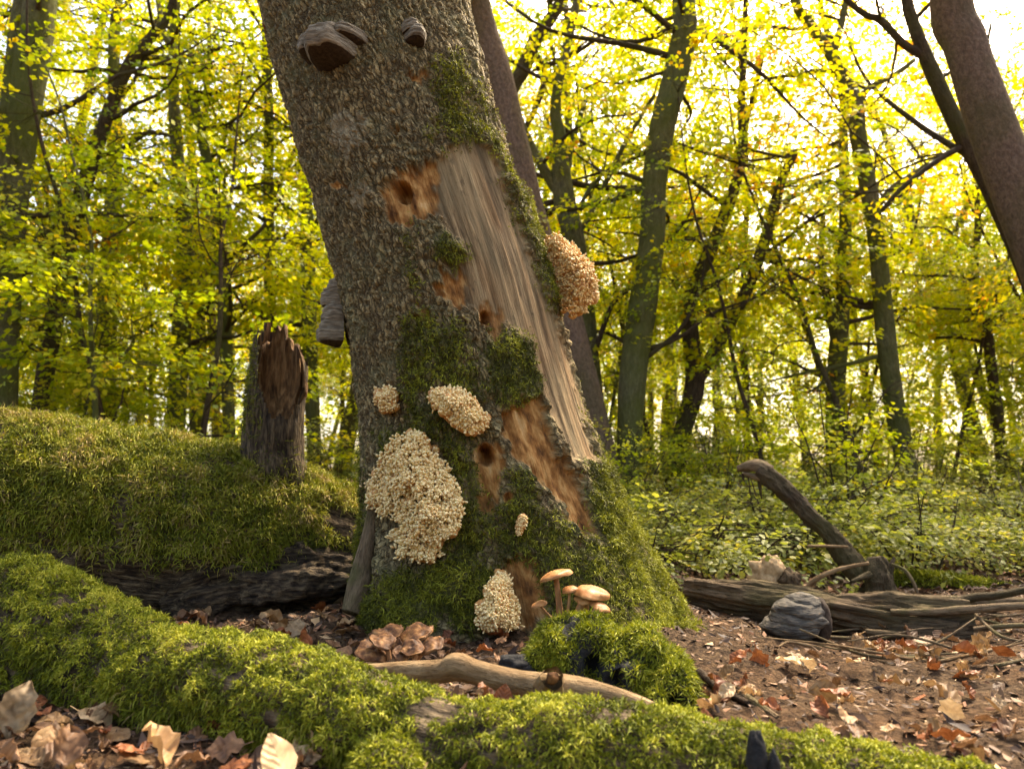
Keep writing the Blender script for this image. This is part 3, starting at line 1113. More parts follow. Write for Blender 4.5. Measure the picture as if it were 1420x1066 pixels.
def build_stick():
    root = thing('bare_stick', P(740, 960, 1.5), 'pale barkless stick with a knot lying beside the mossy hummock', 'stick')
    pts = [(505, 930, 18, 1.66), (560, 931, 26, 1.62), (612, 930, 30, 1.60), (634, 924, 36, 1.59), (660, 932, 32, 1.58), (720, 946, 31, 1.56), (790, 955, 36, 1.54), (850, 966, 27, 1.52), (905, 984, 21, 1.5), (965, 1008, 10, 1.48)]
    V, F, uv = limb(pts, 150, 40, .05, 9, 5, .015)
    part('wood', V, F, M['stick_wood'], root, {'bk': uv})
    # side branch knot: a collar with a dark end
    a, b = P(762, 952, 1.525), P(766, 940, 1.475)
    pk = catmull(np.array([a, (a + b) / 2, b]), 14)
    Vk, Fk, uk = tube(pk, np.interp(np.linspace(0, 1, 14), [0, .5, 1], [.03, .026, .021]), 30, False, lambda X, T, S, R: 1 + .08 * np.sin(T * 3) + .06 * np.sin(T * 7))
    kn = part('knot', Vk, Fk, M['stick_wood'], root, {'bk': uk})
    Vd, Fd = blob(b + np.array([0, .006, -.001]), (.012, .010, .011), 20, 12, .2, 3)
    part('knot_end', Vd, Fd, M['hole'], kn, label='dark sunken end of the knot')


build_stick()


def build_hummock():
    root = thing('moss_hummock', P(850, 980, 1.75), 'rounded mossy stump hummock with a dark hollow beside the pale stick', 'stump')
    c = P(838, 925, 1.78)
    parts = []
    for px, py, d, r in ((812, 918, 1.80, (.125, .11, .105)), (880, 945, 1.74, (.12, .11, .11)), (930, 985, 1.66, (.075, .08, .085)), (770, 935, 1.76, (.06, .07, .09)), (850, 1000, 1.75, (.17, .12, .10))):
        V, F = blob(P(px, py, d), r, 48, 30, .22, px * .1, 2.2)
        parts.append((V, F))
    V, F, _ = merge(parts)
    # hollow between the lobes
    xy = project(V)
    for hx, hy, hr in ((826, 930, 22), (936, 982, 20), (858, 945, 14)):
        k = 1 - sstep(hr * .4, hr, np.hypot(xy[:, 0] - hx, (xy[:, 1] - hy) * .8))
        V[:, 1] += .07 * k * (vnormals(V, F)[:, 1] < .2)
    part('core', V, F, M['char'], root)
    N = vnormals(V, F)
    n3 = .5 + .5 * fbm(V * 12, 3)
    hol = np.minimum.reduce([sstep(12, 26, np.hypot(xy[:, 0] - hx, (xy[:, 1] - hy) * .8)) for hx, hy, hr in ((826, 930, 22), (936, 982, 20), (858, 945, 14))])
    mk = hol * sstep(-.6, .0, N[:, 2]) * np.where(N[:, 1] < .4, 1, .2) * sstep(.25, .5, n3 + .1)
    p, n = surf_sample(V, F, 38000, mk)
    Vm, Fm, tone = strands(p, n, .018, .0027, spread=1.0, grav=.8)
    part('moss', Vm, Fm, M['moss_bright'], root, {'tone': np.clip(tone + .02, 0, 1)}, kind='stuff', label='fresh green moss coating the hummock')


build_hummock()


def build_right_wood():
    root = thing('rotten_log', P(1160, 880, 2.8), 'dark splintered rotten log lying on the soil behind the grey bracket fungus', 'log')
    V, F, uv = limb([(952, 818, 34, 3.2), (1000, 826, 48, 3.12), (1080, 838, 54, 3.02), (1160, 850, 62, 2.92), (1240, 862, 70, 2.82), (1310, 868, 72, 2.74), (1352, 866, 64, 2.70)], 200, 90, .16, 7, 2, .30)
    part('wood', V, F, M['rotten_wood'], root, {'bk': uv})
    for k, pts in enumerate([[(1150, 838, 10, 2.84), (1230, 852, 12, 2.76), (1330, 866, 9, 2.66)], [(980, 812, 9, 3.12), (1060, 822, 11, 3.0), (1130, 830, 7, 2.92)],
                             [(1200, 876, 12, 2.74), (1270, 884, 12, 2.68), (1345, 893, 8, 2.62)], [(1262, 845, 10, 2.76), (1310, 848, 12, 2.7), (1362, 842, 6, 2.66)]]):
        V, F, uv = limb(pts, 40, 12, .2, 9, k * 3.0, .15)
        part('splinter', V, F, M['rotten_wood'], root, {'bk': uv})
    r2 = thing('leaning_dead_branch', P(1185, 790, 3.5), 'dead branch leaning up out of the brushwood, its end torn pale', 'branch')
    V, F, uv = limb([(1196, 800, 34, 3.45), (1172, 768, 31, 3.5), (1150, 740, 27, 3.55), (1115, 706, 25, 3.62), (1080, 672, 25, 3.7), (1054, 654, 26, 3.76)], 160, 36, .22, 12, 8, .16)
    part('wood', V, F, M['dark_bark'], r2, {'bk': uv})
    for k, pts in enumerate([[(1070, 654, 18, 3.74), (1048, 646, 20, 3.77), (1022, 650, 8, 3.8)], [(1058, 662, 12, 3.74), (1044, 660, 9, 3.76), (1030, 656, 4, 3.78)]]):
        V, F, uv = limb(pts, 24, 12, .2, 14, k)
        part('torn_end', V, F, M['twig'], r2, {'bk': uv})
    for k, pts in enumerate([[(1052, 662, 6, 3.75), (1054, 676, 5, 3.75), (1056, 692, 2, 3.75)], [(1030, 656, 5, 3.78), (1031, 666, 2, 3.78)]]):
        V, F, uv = limb(pts, 14, 8, .1, 14, k)
        part('bark_shred', V, F, M['dark_bark'], r2, {'bk': uv})
    r3 = thing('root_stump', P(1215, 815, 3.4), 'small jagged dark stump beside the leaning dead branch', 'stump')
    V, F, uv = limb([(1222, 822, 52, 3.4), (1220, 800, 40, 3.4), (1216, 782, 30, 3.4), (1214, 772, 16, 3.4)], 40, 40, .3, 12, 14, .3)
    part('wood', V, F, M['dark_bark'], r3, {'bk': uv})
    for k, pts in enumerate([[(1232, 800, 12, 3.38), (1236, 784, 9, 3.38), (1240, 772, 3, 3.38)], [(1206, 796, 10, 3.36), (1196, 800, 8, 3.34), (1180, 806, 4, 3.3)]]):
        V, F, uv = limb(pts, 14, 8, .2, 14, k)
        part('spike', V, F, M['dark_bark'], r3, {'bk': uv})
    # loose branches and twigs
    for nm, lab, mt, pts in (
        ('fallen_pole', 'light brown pole lying behind the rotten log', 'twig', [(1200, 828, 15, 3.15), (1260, 832, 17, 3.1), (1330, 834, 16, 3.05), (1440, 836, 14, 3.0)]),
        ('fallen_pole', 'thin tan pole resting across the end of the rotten log', 'twig', [(1235, 848, 8, 2.74), (1300, 848, 11, 2.68), (1380, 842, 11, 2.64), (1460, 838, 10, 2.6)]),
        ('dead_branch', 'dark bent branch angling over the brushwood pile', 'dark_bark', [(1320, 838, 12, 2.9), (1350, 828, 12, 2.88), (1390, 824, 11, 2.84), (1450, 812, 10, 2.8)]),
        ('bent_twig', 'pale arched twig in front of the leaning dead branch', 'stick_wood', [(1118, 818, 7, 3.3), (1130, 804, 7, 3.28), (1160, 790, 6, 3.26), (1205, 780, 4, 3.25)]),
        ('bent_twig', 'curved twig arching right of the jagged stump', 'twig', [(1236, 782, 4, 3.3), (1254, 790, 5, 3.28), (1266, 806, 5, 3.26), (1272, 822, 4, 3.25)]),
        ('bent_twig', 'straight pale twig crossing the leaning dead branch', 'stick_wood', [(1120, 757, 4, 3.45), (1150, 757, 4, 3.45), (1176, 758, 3, 3.42)]),
        ('bent_twig', 'grey twig lying below the thin tan pole', 'twig', [(1350, 872, 7, 2.6), (1390, 868, 7, 2.56), (1440, 866, 6, 2.5)]),
        ('bent_twig', 'short twig slanting from the brushwood to the soil', 'twig', [(1350, 850, 4, 2.7), (1385, 880, 5, 2.5), (1420, 890, 4, 2.45)]),
        ('soil_twig', 'brown broken stick half buried in soil by the hummock', 'twig', [(1000, 944, 10, 1.95), (1040, 970, 12, 1.85), (1080, 996, 9, 1.75)]),
        ('soil_twig', 'dark thin root crossing the soil beside the hummock', 'dark_bark', [(968, 930, 10, 2.0), (1000, 955, 12, 1.9), (1038, 975, 7, 1.82)]),
        ('soil_twig', 'curved twig among the leaves right of the bare soil', 'twig', [(1330, 1012, 6, 1.65), (1370, 1032, 7, 1.58), (1420, 1030, 7, 1.58)]),
    ):
        pts = np.array(pts, float)
        if nm == 'soil_twig':
            for q in pts:
                g_ = on_ground(q[0], q[1])
                q[3] = g_[1] - .004
        b = P(pts[0][0], pts[0][1], pts[0][3])
        r = thing(nm, b, lab, 'branch' if 'pole' in nm or 'branch' in nm else 'twig')
        V, F, uv = limb(pts, 60, 14, .12, 12, pts[0][0] * .13, .06)
        part('wood', V, F, M[mt], r, {'bk': uv})
    rr = np.random.default_rng(5)
    for k in range(34):
        x0, y0 = rr.uniform(1220, 1460), rr.uniform(815, 905)
        g_ = on_ground(x0, min(y0 + 40, 930))
        L = rr.uniform(.12, .55)
        a = rr.uniform(-.6, .6) + (math.pi if rr.random() < .5 else 0)
        q0 = np.array([g_[0], g_[1] + rr.uniform(0, .4), 0])
        q0[2] = gz(q0[0], q0[1]) + .01
        d = np.array([math.cos(a), math.sin(a) * .6, rr.uniform(-.02, .25)])
        mid = q0 + d * L * .5 + rr.normal(size=3) * .02
        path = catmull(np.array([q0, mid, q0 + d * L]), 14)
        pale = rr.random() > .7
        r = thing('dry_twig', q0, '%s %s %s twig in the tangle at the end of the rotten log' % ('short' if L < .25 else 'medium' if L < .4 else 'long', 'raised' if d[2] > .14 else 'level', 'pale' if pale else 'brown'), 'twig', 'dry twigs in the brushwood')
        V, F, uv = tube(path, np.linspace(.006, .002, 14) * rr.uniform(.7, 1.3), 6)
        part('wood', V, F, M['stick_wood' if pale else 'twig'], r, {'bk': uv})
    # mossy log further back
    r4 = thing('small_mossy_log', P(1310, 830, 4.0), 'low moss covered log behind the fallen poles', 'log')
    V, F, uv = limb([(1215, 806, 20, 4.3), (1270, 808, 30, 4.2), (1330, 814, 32, 4.1), (1400, 826, 26, 4.0), (1470, 834, 22, 3.9)], 90, 36, .2, 7, 31)
    part('wood', V, F, M['log_bark'], r4, {'bk': uv})
    p, n = surf_sample(V, F, 9000, sstep(-.3, .3, vnormals(V, F)[:, 2]))
    Vm, Fm, t = strands(p, n, .028, .005)
    part('moss', Vm, Fm, M['moss_bright'], r4, {'tone': t}, kind='stuff')
    # pale chunk of wood behind the rotten log
    r5 = thing('wood_chunk', P(1075, 812, 3.4), 'pale weathered wood chunk standing behind the rotten log', 'wood')
    V, F = blob(P(1066, 800, 3.42), (.085, .07, .085), 40, 26, .3, 4, 2.4)
    part('wood', V, F, M['chip'], r5)
    V, F = blob(P(1094, 806, 3.36), (.05, .05, .05), 30, 20, .3, 6, 2.4)
    part('dark_end', V, F, M['rotten_wood'], r5, {'bk': V})


build_right_wood()


# ------------------------------------------------------------------ fungi
def bracket(w, dep, h, bands=4, nphi=48, nt=40, seed=0, under=.25):
    """hoof fungus in local space: attached at y = 0, grows toward -y. returns V, F, is_under per face"""
    ph = np.linspace(-1.62, 1.62, nphi)
    t = np.linspace(0, 1, nt)
    PH, T = np.meshgrid(ph, t)
    up = T < .72
    tt = np.clip(T / .72, 0, 1)
    R = np.where(up, np.sin(tt * math.pi / 2) ** .8 * .995, 1 - (T - .72) / .28 * .98)
    Zt = np.where(up, h * np.cos(tt * math.pi / 2) ** .9, -under * h * np.sin((T - .72) / .28 * math.pi / 2) ** .6)
    rip = np.where(up, np.abs(np.sin(tt * bands * math.pi)) ** .6 * .12 * np.sin(np.clip(tt * math.pi, 0, math.pi)), 0)
    n = fbm(np.stack([np.cos(PH) * 1.6 + seed, np.sin(PH) * 1.6, T * 2], -1).reshape(-1, 3), 3).reshape(PH.shape) * .10
    R = R * (1 + n) + rip
    V = np.stack([np.sin(PH) * R * w / 2, -np.cos(PH) * R * dep + .03 * dep, Zt + n * h * .3], -1).reshape(-1, 3)
    i = np.arange(nt - 1)[:, None] * nphi
    j = np.arange(nphi - 1)[None]
    F = np.stack([i + j, i + nphi + j, i + nphi + j + 1, i + j + 1], -1).reshape(-1, 4)
    isu = np.repeat((t[:-1] >= .73)[:, None], nphi - 1, 1).ravel()
    return V, F, isu


def place(V, o, n, tilt=0.0, roll=0.0):
    """rotate local -y to outward direction n (horizontal), then move"""
    a = math.atan2(n[0], -n[1])
    cr, sr = math.cos(roll), math.sin(roll)
    V = V @ np.array([[cr, 0, sr], [0, 1, 0], [-sr, 0, cr]])
    ct, st_ = math.cos(tilt), math.sin(tilt)
    V = V @ np.array([[1, 0, 0], [0, ct, st_], [0, -st_, ct]])
    ca, sa = math.cos(a), math.sin(a)
    Rz = np.array([[ca, -sa, 0], [sa, ca, 0], [0, 0, 1]])
    return V @ Rz.T + o


def conk(label, px, py, tiers, mat='conk_grey', group=None, n=None, o=None, name='bracket_fungus'):
    """tiers: (dx px, dy px, width px, depth m, height px, roll)"""
    if o is None:
        o, n = on_trunk(px, py, -.012)
    root = thing(name, o, label, 'fungus', group)
    d = o[1]
    for k, (dx, dy, w, dep, h, roll) in enumerate(tiers):
        s = d / FPX
        V, F, isu = bracket(w * s, dep, h * s, 3 + k % 3, seed=px * .1 + k)
        tang = np.array([-n[1], n[0], 0])
        oo = o + tang * dx * s - np.array([0, 0, dy * s])
        V = place(V, oo, n, 0, roll)
        cap = part('cap', V, F[~isu], M[mat], root)
        part('pore_surface', V, F[isu], M['conk_under'], cap, label='dark underside of the bracket')
    return root


conk('broad grey hoof bracket with black underside high on the leaning trunk', 462, 84, [(3, 0, 74, .15, 44, .10), (-36, -14, 34, .09, 34, .05), (30, -22, 40, .10, 22, .1)])
conk('small dark hoof bracket above a moss strip on the leaning trunk', 574, 52, [(2, 6, 32, .075, 24, -.1), (-4, -8, 28, .06, 20, .1)])
TL = on_trunk(474, 445)[0]
conk('grey tiered bracket stack on the bark edge above the fallen log', 462, 440, [(0, 34, 46, .085, 34, 0), (-2, 8, 42, .07, 32, 0), (-6, -18, 40, .07, 30, 0), (2, -34, 28, .05, 24, 0)], o=P(472, 440, 2.72), n=np.array([-.93, -.36, 0]))
g0 = on_ground(1108, 888)
def ground_conk():
    root = thing('bracket_fungus', g0, 'large blue grey banded hoof fungus lying on the soil by the rotten log', 'fungus')
    d = g0[1] + .04
    for k, (px, py, rx, rz) in enumerate(((1098, 868, 39, 17), (1106, 858, 38, 17), (1108, 846, 34, 17), (1112, 836, 24, 14))):
        V, F = blob(P(px, py, d), (rx * d / FPX, (rx + 4) * d / FPX, rz * d / FPX), 56, 30, .10, k * 3 + 1, 2.0)
        part('growth_band', V, F, M['conk_blue'], root)
    V, F = blob(P(1134, 860, d - .012), (15 * d / FPX, 24 * d / FPX, 30 * d / FPX), 40, 26, .14, 9, 2)
    part('broken_side', V, F, M['conk_under'], root, label='brown broken side of the hoof fungus')


ground_conk()


def coral(label, poly, off=.03, bulge=.07, knob=.0085, count=420, px_d=None, tone0=.62, seed=1, down=False):
    r = np.random.default_rng(seed)
    poly = np.asarray(poly, float)
    lo, hi = poly.min(0), poly.max(0)
    c = poly.mean(0)
    if px_d is None:
        o, n = on_trunk(c[0], c[1])
    else:
        o, n = P(c[0], c[1], px_d), np.array([0, -1.0, 0])
    root = thing('coral_fungus', o, label, 'fungus', None)
    pts = []
    while len(pts) < count:
        q = r.uniform(lo, hi, (800, 2))
        pts.extend(q[inpoly(q, poly)])
    pts = np.array(pts[:count])
    dist = -polydist(pts, poly)
    k = sstep(0, min(hi - lo) * .42, dist)
    B = []
    base = []
    for (a, b), kk in zip(pts, k):
        if px_d is None:
            s, nn = on_trunk(a, b)
            s = s - np.array([0, off, 0])
        else:
            s = P(a, b, px_d)
        base.append(s - np.array([0, bulge * kk * r.uniform(.65, 1.1), 0]))
    base = np.array(base)
    # the tips gather in rounded lobes
    nl = max(4, count // 13)
    lob = base[r.choice(count, nl, replace=False)]
    dl = np.linalg.norm((base[:, None, :] - lob[None])[:, :, [0, 2]], axis=2)
    own = dl.argmin(1)
    dm = dl.min(1)
    RL = max(np.percentile(dm, 92), 1e-4)
    hl = np.sqrt(np.clip(1 - (dm / RL) ** 2, 0, 1))
    base[:, 1] -= hl * RL * 1.25 * r.uniform(.8, 1.1, nl)[own]
    # underlying flesh: coarse lumps behind the tips
    parts = []
    for q in base[:: max(1, count // 120)]:
        V, F = blob(q + np.array([0, knob * 3.0, 0]), (knob * 2.0, knob * 2.8, knob * 2.0), 8, 6, .2, q[0] * 9)
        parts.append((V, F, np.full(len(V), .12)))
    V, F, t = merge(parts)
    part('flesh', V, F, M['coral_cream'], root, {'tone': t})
    # tips: stubby spines in small bundles, fanning out from their lobe
    nt = 5
    ctr = np.repeat(base, nt, 0) + r.normal(size=(count * nt, 3)) * knob * .8
    lc = np.repeat(lob[own], nt, 0) + np.array([0, RL * .5, 0])
    d = norm(norm(ctr - lc) + r.normal(size=ctr.shape) * .35 + np.array([0, -.15, .1]))
    hlr = np.repeat(hl, nt)
    L = knob * r.uniform(.8, 1.35, len(ctr))
    sd = norm(np.cross(d, r.normal(size=d.shape)))
    sd2 = np.cross(d, sd)
    th = np.linspace(0, 2 * math.pi, 5, endpoint=False)
    prof = [(-.8, .5), (.3, .78), (.8, .58), (1.0, .12)]
    rings = []
    rad = knob * r.uniform(.4, .8, len(ctr))
    for z, w in prof:
        rings.append(ctr[:, None, :] + (d * (L * z)[:, None])[:, None, :] + (sd[:, None, :] * np.cos(th)[None, :, None] + sd2[:, None, :] * np.sin(th)[None, :, None]) * (rad * w)[:, None, None])
    V = np.stack(rings, 1)
    m = len(ctr)
    nv = len(prof) * 5
    i = np.arange(len(prof) - 1)[:, None] * 5
    j = np.arange(5)[None]
    f0 = np.stack([i + j, i + (j + 1) % 5, i + 5 + (j + 1) % 5, i + 5 + j], -1).reshape(-1, 4)
    F = (np.arange(m)[:, None, None] * nv + f0[None]).reshape(-1, 4)
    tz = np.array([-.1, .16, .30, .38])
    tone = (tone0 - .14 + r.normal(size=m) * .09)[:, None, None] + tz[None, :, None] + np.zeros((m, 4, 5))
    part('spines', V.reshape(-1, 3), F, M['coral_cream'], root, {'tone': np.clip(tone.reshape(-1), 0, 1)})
    return root


coral('largest cream coral tooth fungus hanging on the lower left bark of the leaning trunk',
      [(560, 602), (582, 600), (604, 622), (618, 650), (636, 678), (642, 712), (632, 738), (612, 746), (606, 772), (585, 776), (556, 768), (541, 744), (556, 728), (552, 708), (530, 712), (508, 698), (504, 672), (522, 652), (536, 628)], .03, .085, .0085, 1000, seed=3)
coral('cream coral tooth fungus above the largest one, among dark moss', [(600, 545), (625, 540), (648, 548), (664, 566), (678, 582), (668, 596), (650, 601), (634, 590), (622, 578), (604, 566)], .025, .05, .0075, 330, seed=4)
coral('smallest rounded cream coral tooth fungus on dry bark', [(520, 543), (536, 538), (549, 550), (547, 566), (532, 570), (519, 560)], .02, .035, .007, 80, seed=5)
coral('pointed cream coral tooth fungus at the trunk foot beside the brown mushrooms', [(690, 793), (704, 800), (708, 822), (718, 842), (716, 862), (700, 869), (680, 866), (663, 856), (664, 836), (676, 830), (678, 806)], .05, .04, .0072, 300, seed=6)
coral('tiny pale coral fungus sliver on mossy bark', [(722, 714), (730, 716), (727, 730), (720, 740), (718, 730)], .02, .015, .0045, 40, seed=7)
coral('big tan coral tooth fungus bulging from the far edge of the leaning trunk', [(756, 338), (776, 330), (794, 344), (812, 362), (826, 384), (827, 410), (812, 432), (790, 441), (776, 424), (768, 396), (760, 368)], 0, .09, .0082, 520, px_d=2.72, tone0=.40, seed=8)


def mushroom(base, top, capw, tilt, label, group, old=False, capped=True, r=None, flat=.35):
    root = thing('mushroom', base, label, 'mushroom', group)
    base, top = np.asarray(base, float), np.asarray(top, float)
    mid = (base + top) / 2 + r.normal(size=3) * np.array([.006, .004, .002])
    path = catmull(np.array([base, mid, top]), 16)
    sr = capw * .085
    V, F, uv = tube(path, np.linspace(sr * 1.15, sr, 16) * (1 + .1 * np.sin(np.linspace(0, 5, 16))), 10)
    part('stem', V, F, M['stem'], root)
    nr, ns = 14, 32
    t = np.linspace(0, 1, nr)
    th = np.linspace(0, 2 * math.pi, ns, endpoint=False)
    T, TH = np.meshgrid(t, th, indexing='ij')
    wav = 1 + .07 * np.sin(TH * 3 + r.uniform(0, 6)) + .05 * np.sin(TH * 5 + r.uniform(0, 6))
    Rr = capw / 2 * np.sin(T * math.pi / 2) * (1 + (wav - 1) * T)
    H = capw * flat * (np.cos(T * math.pi / 2) ** 1.0) + capw * .05 * np.sin(TH * 2 + r.uniform(0, 6)) * T ** 2 * (1.5 if old else .6)
    nz = fbm(np.stack([np.cos(TH) * T * 2.5, np.sin(TH) * T * 2.5, T * 0 + r.uniform(0, 90)], -1).reshape(-1, 3), 3).reshape(T.shape)
    Rr = Rr * (1 + (.16 if old else .05) * nz * T)
    H = H + capw * (.09 if old else .03) * nz
    up = np.stack([Rr * np.cos(TH), Rr * np.sin(TH), H], -1).reshape(-1, 3)
    lowv = np.stack([Rr * .97 * np.cos(TH), Rr * .97 * np.sin(TH), H * .55 - capw * .04 * (1 - T ** 4) - .0015], -1).reshape(-1, 3)
    tx, ty = tilt
    Rm = np.array(Matrix.Rotation(tx, 3, 'X') @ Matrix.Rotation(ty, 3, 'Y'))
    i = np.arange(nr - 1)[:, None] * ns
    j = np.arange(ns)[None]
    j2 = (j + 1) % ns
    F = np.stack([i + j, i + ns + j, i + ns + j2, i + j2], -1).reshape(-1, 4)
    up, lowv = up @ Rm.T + top, lowv @ Rm.T + top
    # rim closes cap and gills
    cap = part('cap', up, F, M['cap_old' if old else 'cap'], root)
    gm = M['gill_old' if old else 'gill']
    rim = np.stack([(nr - 1) * ns + np.arange(ns), nr * ns + (nr - 1) * ns + np.arange(ns), nr * ns + (nr - 1) * ns + (np.arange(ns) + 1) % ns, (nr - 1) * ns + (np.arange(ns) + 1) % ns], 1)
    part('gills', np.vstack([up, lowv]), np.concatenate([F[:, ::-1] + nr * ns, rim]), gm, root)


rm = np.random.default_rng(21)
G1 = 'tan mushrooms growing beside the mossy hummock'
for (bx, by, tx, ty, w, ti, lab) in (
    (778, 884, 771, 804, 42, (-.05, -.30), 'tallest tan mushroom with a tilted cap above the mossy hummock'),
    (800, 862, 819, 828, 44, (.15, .10), 'wide flat tan mushroom over the mossy hummock, in front of the trunk'),
    (806, 862, 812, 836, 28, (.2, .0), 'mid sized tan mushroom tucked under the wide flat cap'),
    (786, 862, 790, 822, 20, (.2, -.2), 'small tan mushroom between the tall one and the wide cap'),
    (812, 866, 832, 846, 26, (.25, .35), 'outer tan mushroom beside the wide flat cap, stem bent'),
    (772, 870, 748, 842, 20, (.1, -.3), 'small tan mushroom low on the coral fungus side of the cluster'),
):
    d = 1.86 if tx != 832 else 1.83
    mushroom(P(bx, by - 6, d + .02), P(tx, ty - 4, d), w * 1.12 * d / FPX, ti, lab, G1, False, True, rm, .20)
G2 = 'old collapsed mushrooms behind the mossy branch'
for (bx, by, tx, ty, w, ti, lab) in (
    (545, 908, 538, 877, 40, (.30, -.1), 'topmost withered brown mushroom of the clump behind the mossy branch'),
    (570, 908, 576, 880, 50, (.30, -.25), 'flat withered mushroom with curled rim in the clump behind the branch'),
    (556, 910, 544, 893, 26, (1.15, 0), 'withered mushroom showing its round orange cap face on'),
    (530, 914, 515, 904, 44, (.42, .30), 'withered mushroom with a cap drooping toward the fallen log'),
    (578, 914, 596, 896, 38, (.35, -.35), 'withered brown mushroom with a sagging cap beside the stick end'),
    (560, 916, 556, 906, 24, (.7, .2), 'smallest withered mushroom at the front of the clump'),
    (540, 914, 530, 889, 34, (.4, .25), 'dark withered mushroom half under the topmost one'),
    (574, 916, 572, 898, 34, (.45, -.05), 'withered mushroom under the flat curled one'),
):
    d = 1.93 - (by - 908) * .012
    g_ = P(bx, by, d)
    mushroom(g_, P(tx, ty, d), w * d / FPX, ti, lab, G2, True, True, rm, .10)


def black_lumps():
    for lab, px, py, d, rr_ in (('black finger shaped fungus poking up in front of the mossy branch', 1050, 1055, 1.2, (.015, .015, .045)), ('black rounded lump on the litter behind the pale stick', 712, 922, 1.72, (.035, .03, .025))):
        c = P(px, py, d)
        root = thing('black_lump', c, lab, 'fungus')
        V, F = blob(c, rr_, 24, 16, .25, px, 2)
        part('lump', V, F, M['char'], root)
        V, F = blob(c + np.array([.022, -.005, -rr_[2] * .35]), np.array(rr_) * .7, 20, 14, .25, px + 5, 2)
        part('side_lobe', V, F, M['char'], root)


black_lumps()


def branch_stub():
    o, n = on_trunk(384, 42)
    root = thing('snapped_twig', o, 'red brown snapped twig stub on the upper bark edge', 'twig')
    V, F, uv = limb([(392, 44, 24, 2.70), (380, 42, 20, 2.68), (370, 36, 12, 2.66), (366, 32, 6, 2.66)], 24, 16, .2, 20, 3)
    part('wood', V, F, M['hole'], root)


branch_stub()


# ------------------------------------------------------------------ living trees
def spray(r, n=34, L=.55, Wd=.34):
    """flat fan of leaves on a twig: positions, directions, normals"""
    t = np.sqrt(r.random(n))
    s = r.uniform(-1, 1, n) * (1.15 - t) ** .6
    p = np.stack([t * L, s * Wd * .8, r.normal(size=n) * .035 - .10 * t * t], 1)
    a = np.sign(s) * (.35 + .6 * np.abs(s)) + r.normal(size=n) * .35
    d = norm(np.stack([np.cos(a), np.sin(a), -.25 + r.normal(size=n) * .3], 1))
    nn = norm(np.stack([r.normal(size=n) * .45, r.normal(size=n) * .45, np.ones(n)], 1))
    return p, d, nn


_sr = np.random.default_rng(3)
SPR = [spray(_sr, 34) for _ in range(10)]


def leaves_from(anchors, r, leaf=.07, per=None, six=False):
    """anchors rows: x y z azimuth tilt scale -> leaf mesh arrays"""
    A = np.asarray(anchors, float)
    Ps, Ds, Ns, Ts = [], [], [], []
    pick = r.integers(0, len(SPR), len(A))
    for k in range(len(SPR)):
        a = A[pick == k]
        if not len(a):
            continue
        p, d, nn = SPR[k]
        ca, sa = np.cos(a[:, 3]), np.sin(a[:, 3])
        ct, st_ = np.cos(a[:, 4]), np.sin(a[:, 4])
        z0 = np.zeros(len(a))
        # rotate about y by tilt then about z by azimuth
        Rm = np.stack([np.stack([ca * ct, -sa, -ca * st_], -1), np.stack([sa * ct, ca, -sa * st_], -1), np.stack([st_, z0, ct], -1)], -2)
        Ps.append((np.einsum('aij,nj->ani', Rm, p) * a[:, 5][:, None, None] + a[:, None, :3]).reshape(-1, 3))
        Ds.append(np.einsum('aij,nj->ani', Rm, d).reshape(-1, 3))
        Ns.append(np.einsum('aij,nj->ani', Rm, nn).reshape(-1, 3))
        Ts.append(np.repeat(r.normal(size=len(a)) * .16, len(p)))
    p, d, nn, tt = [np.concatenate(q) for q in (Ps, Ds, Ns, Ts)]
    n = len(p)
    s = np.cross(nn, d)
    s = norm(s)
    up = np.cross(d, s)
    L = (leaf * r.uniform(.65, 1.2, n))[:, None]
    w = L * .34
    fold = up * L * r.uniform(-.05, .16, (n, 1))
    if six:
        V = np.stack([p, p + d * L * .3 + s * w * .9 + fold, p + d * L * .68 + s * w * .8 + fold, p + d * L, p + d * L * .68 - s * w * .8 + fold, p + d * L * .3 - s * w * .9 + fold], 1).reshape(-1, 3)
        o = (np.arange(n) * 6)[:, None]
        F = np.concatenate([o + np.array([[0, 1, 2, 3]]), o + np.array([[0, 3, 4, 5]])])
        k = 6
    else:
        V = np.stack([p, p + d * L * .45 + s * w * 1.1 + fold, p + d * L, p + d * L * .45 - s * w * 1.1 + fold], 1).reshape(-1, 3)
        o = (np.arange(n) * 4)[:, None]
        F = np.concatenate([o + np.array([[0, 1, 2]]), o + np.array([[0, 2, 3]])])
        k = 4
    tone = np.clip(.46 + tt + .17 * r.normal(size=n) + .13 * vnoise(p * .9), 0, 1)
    return V, F, np.repeat(tone, k)


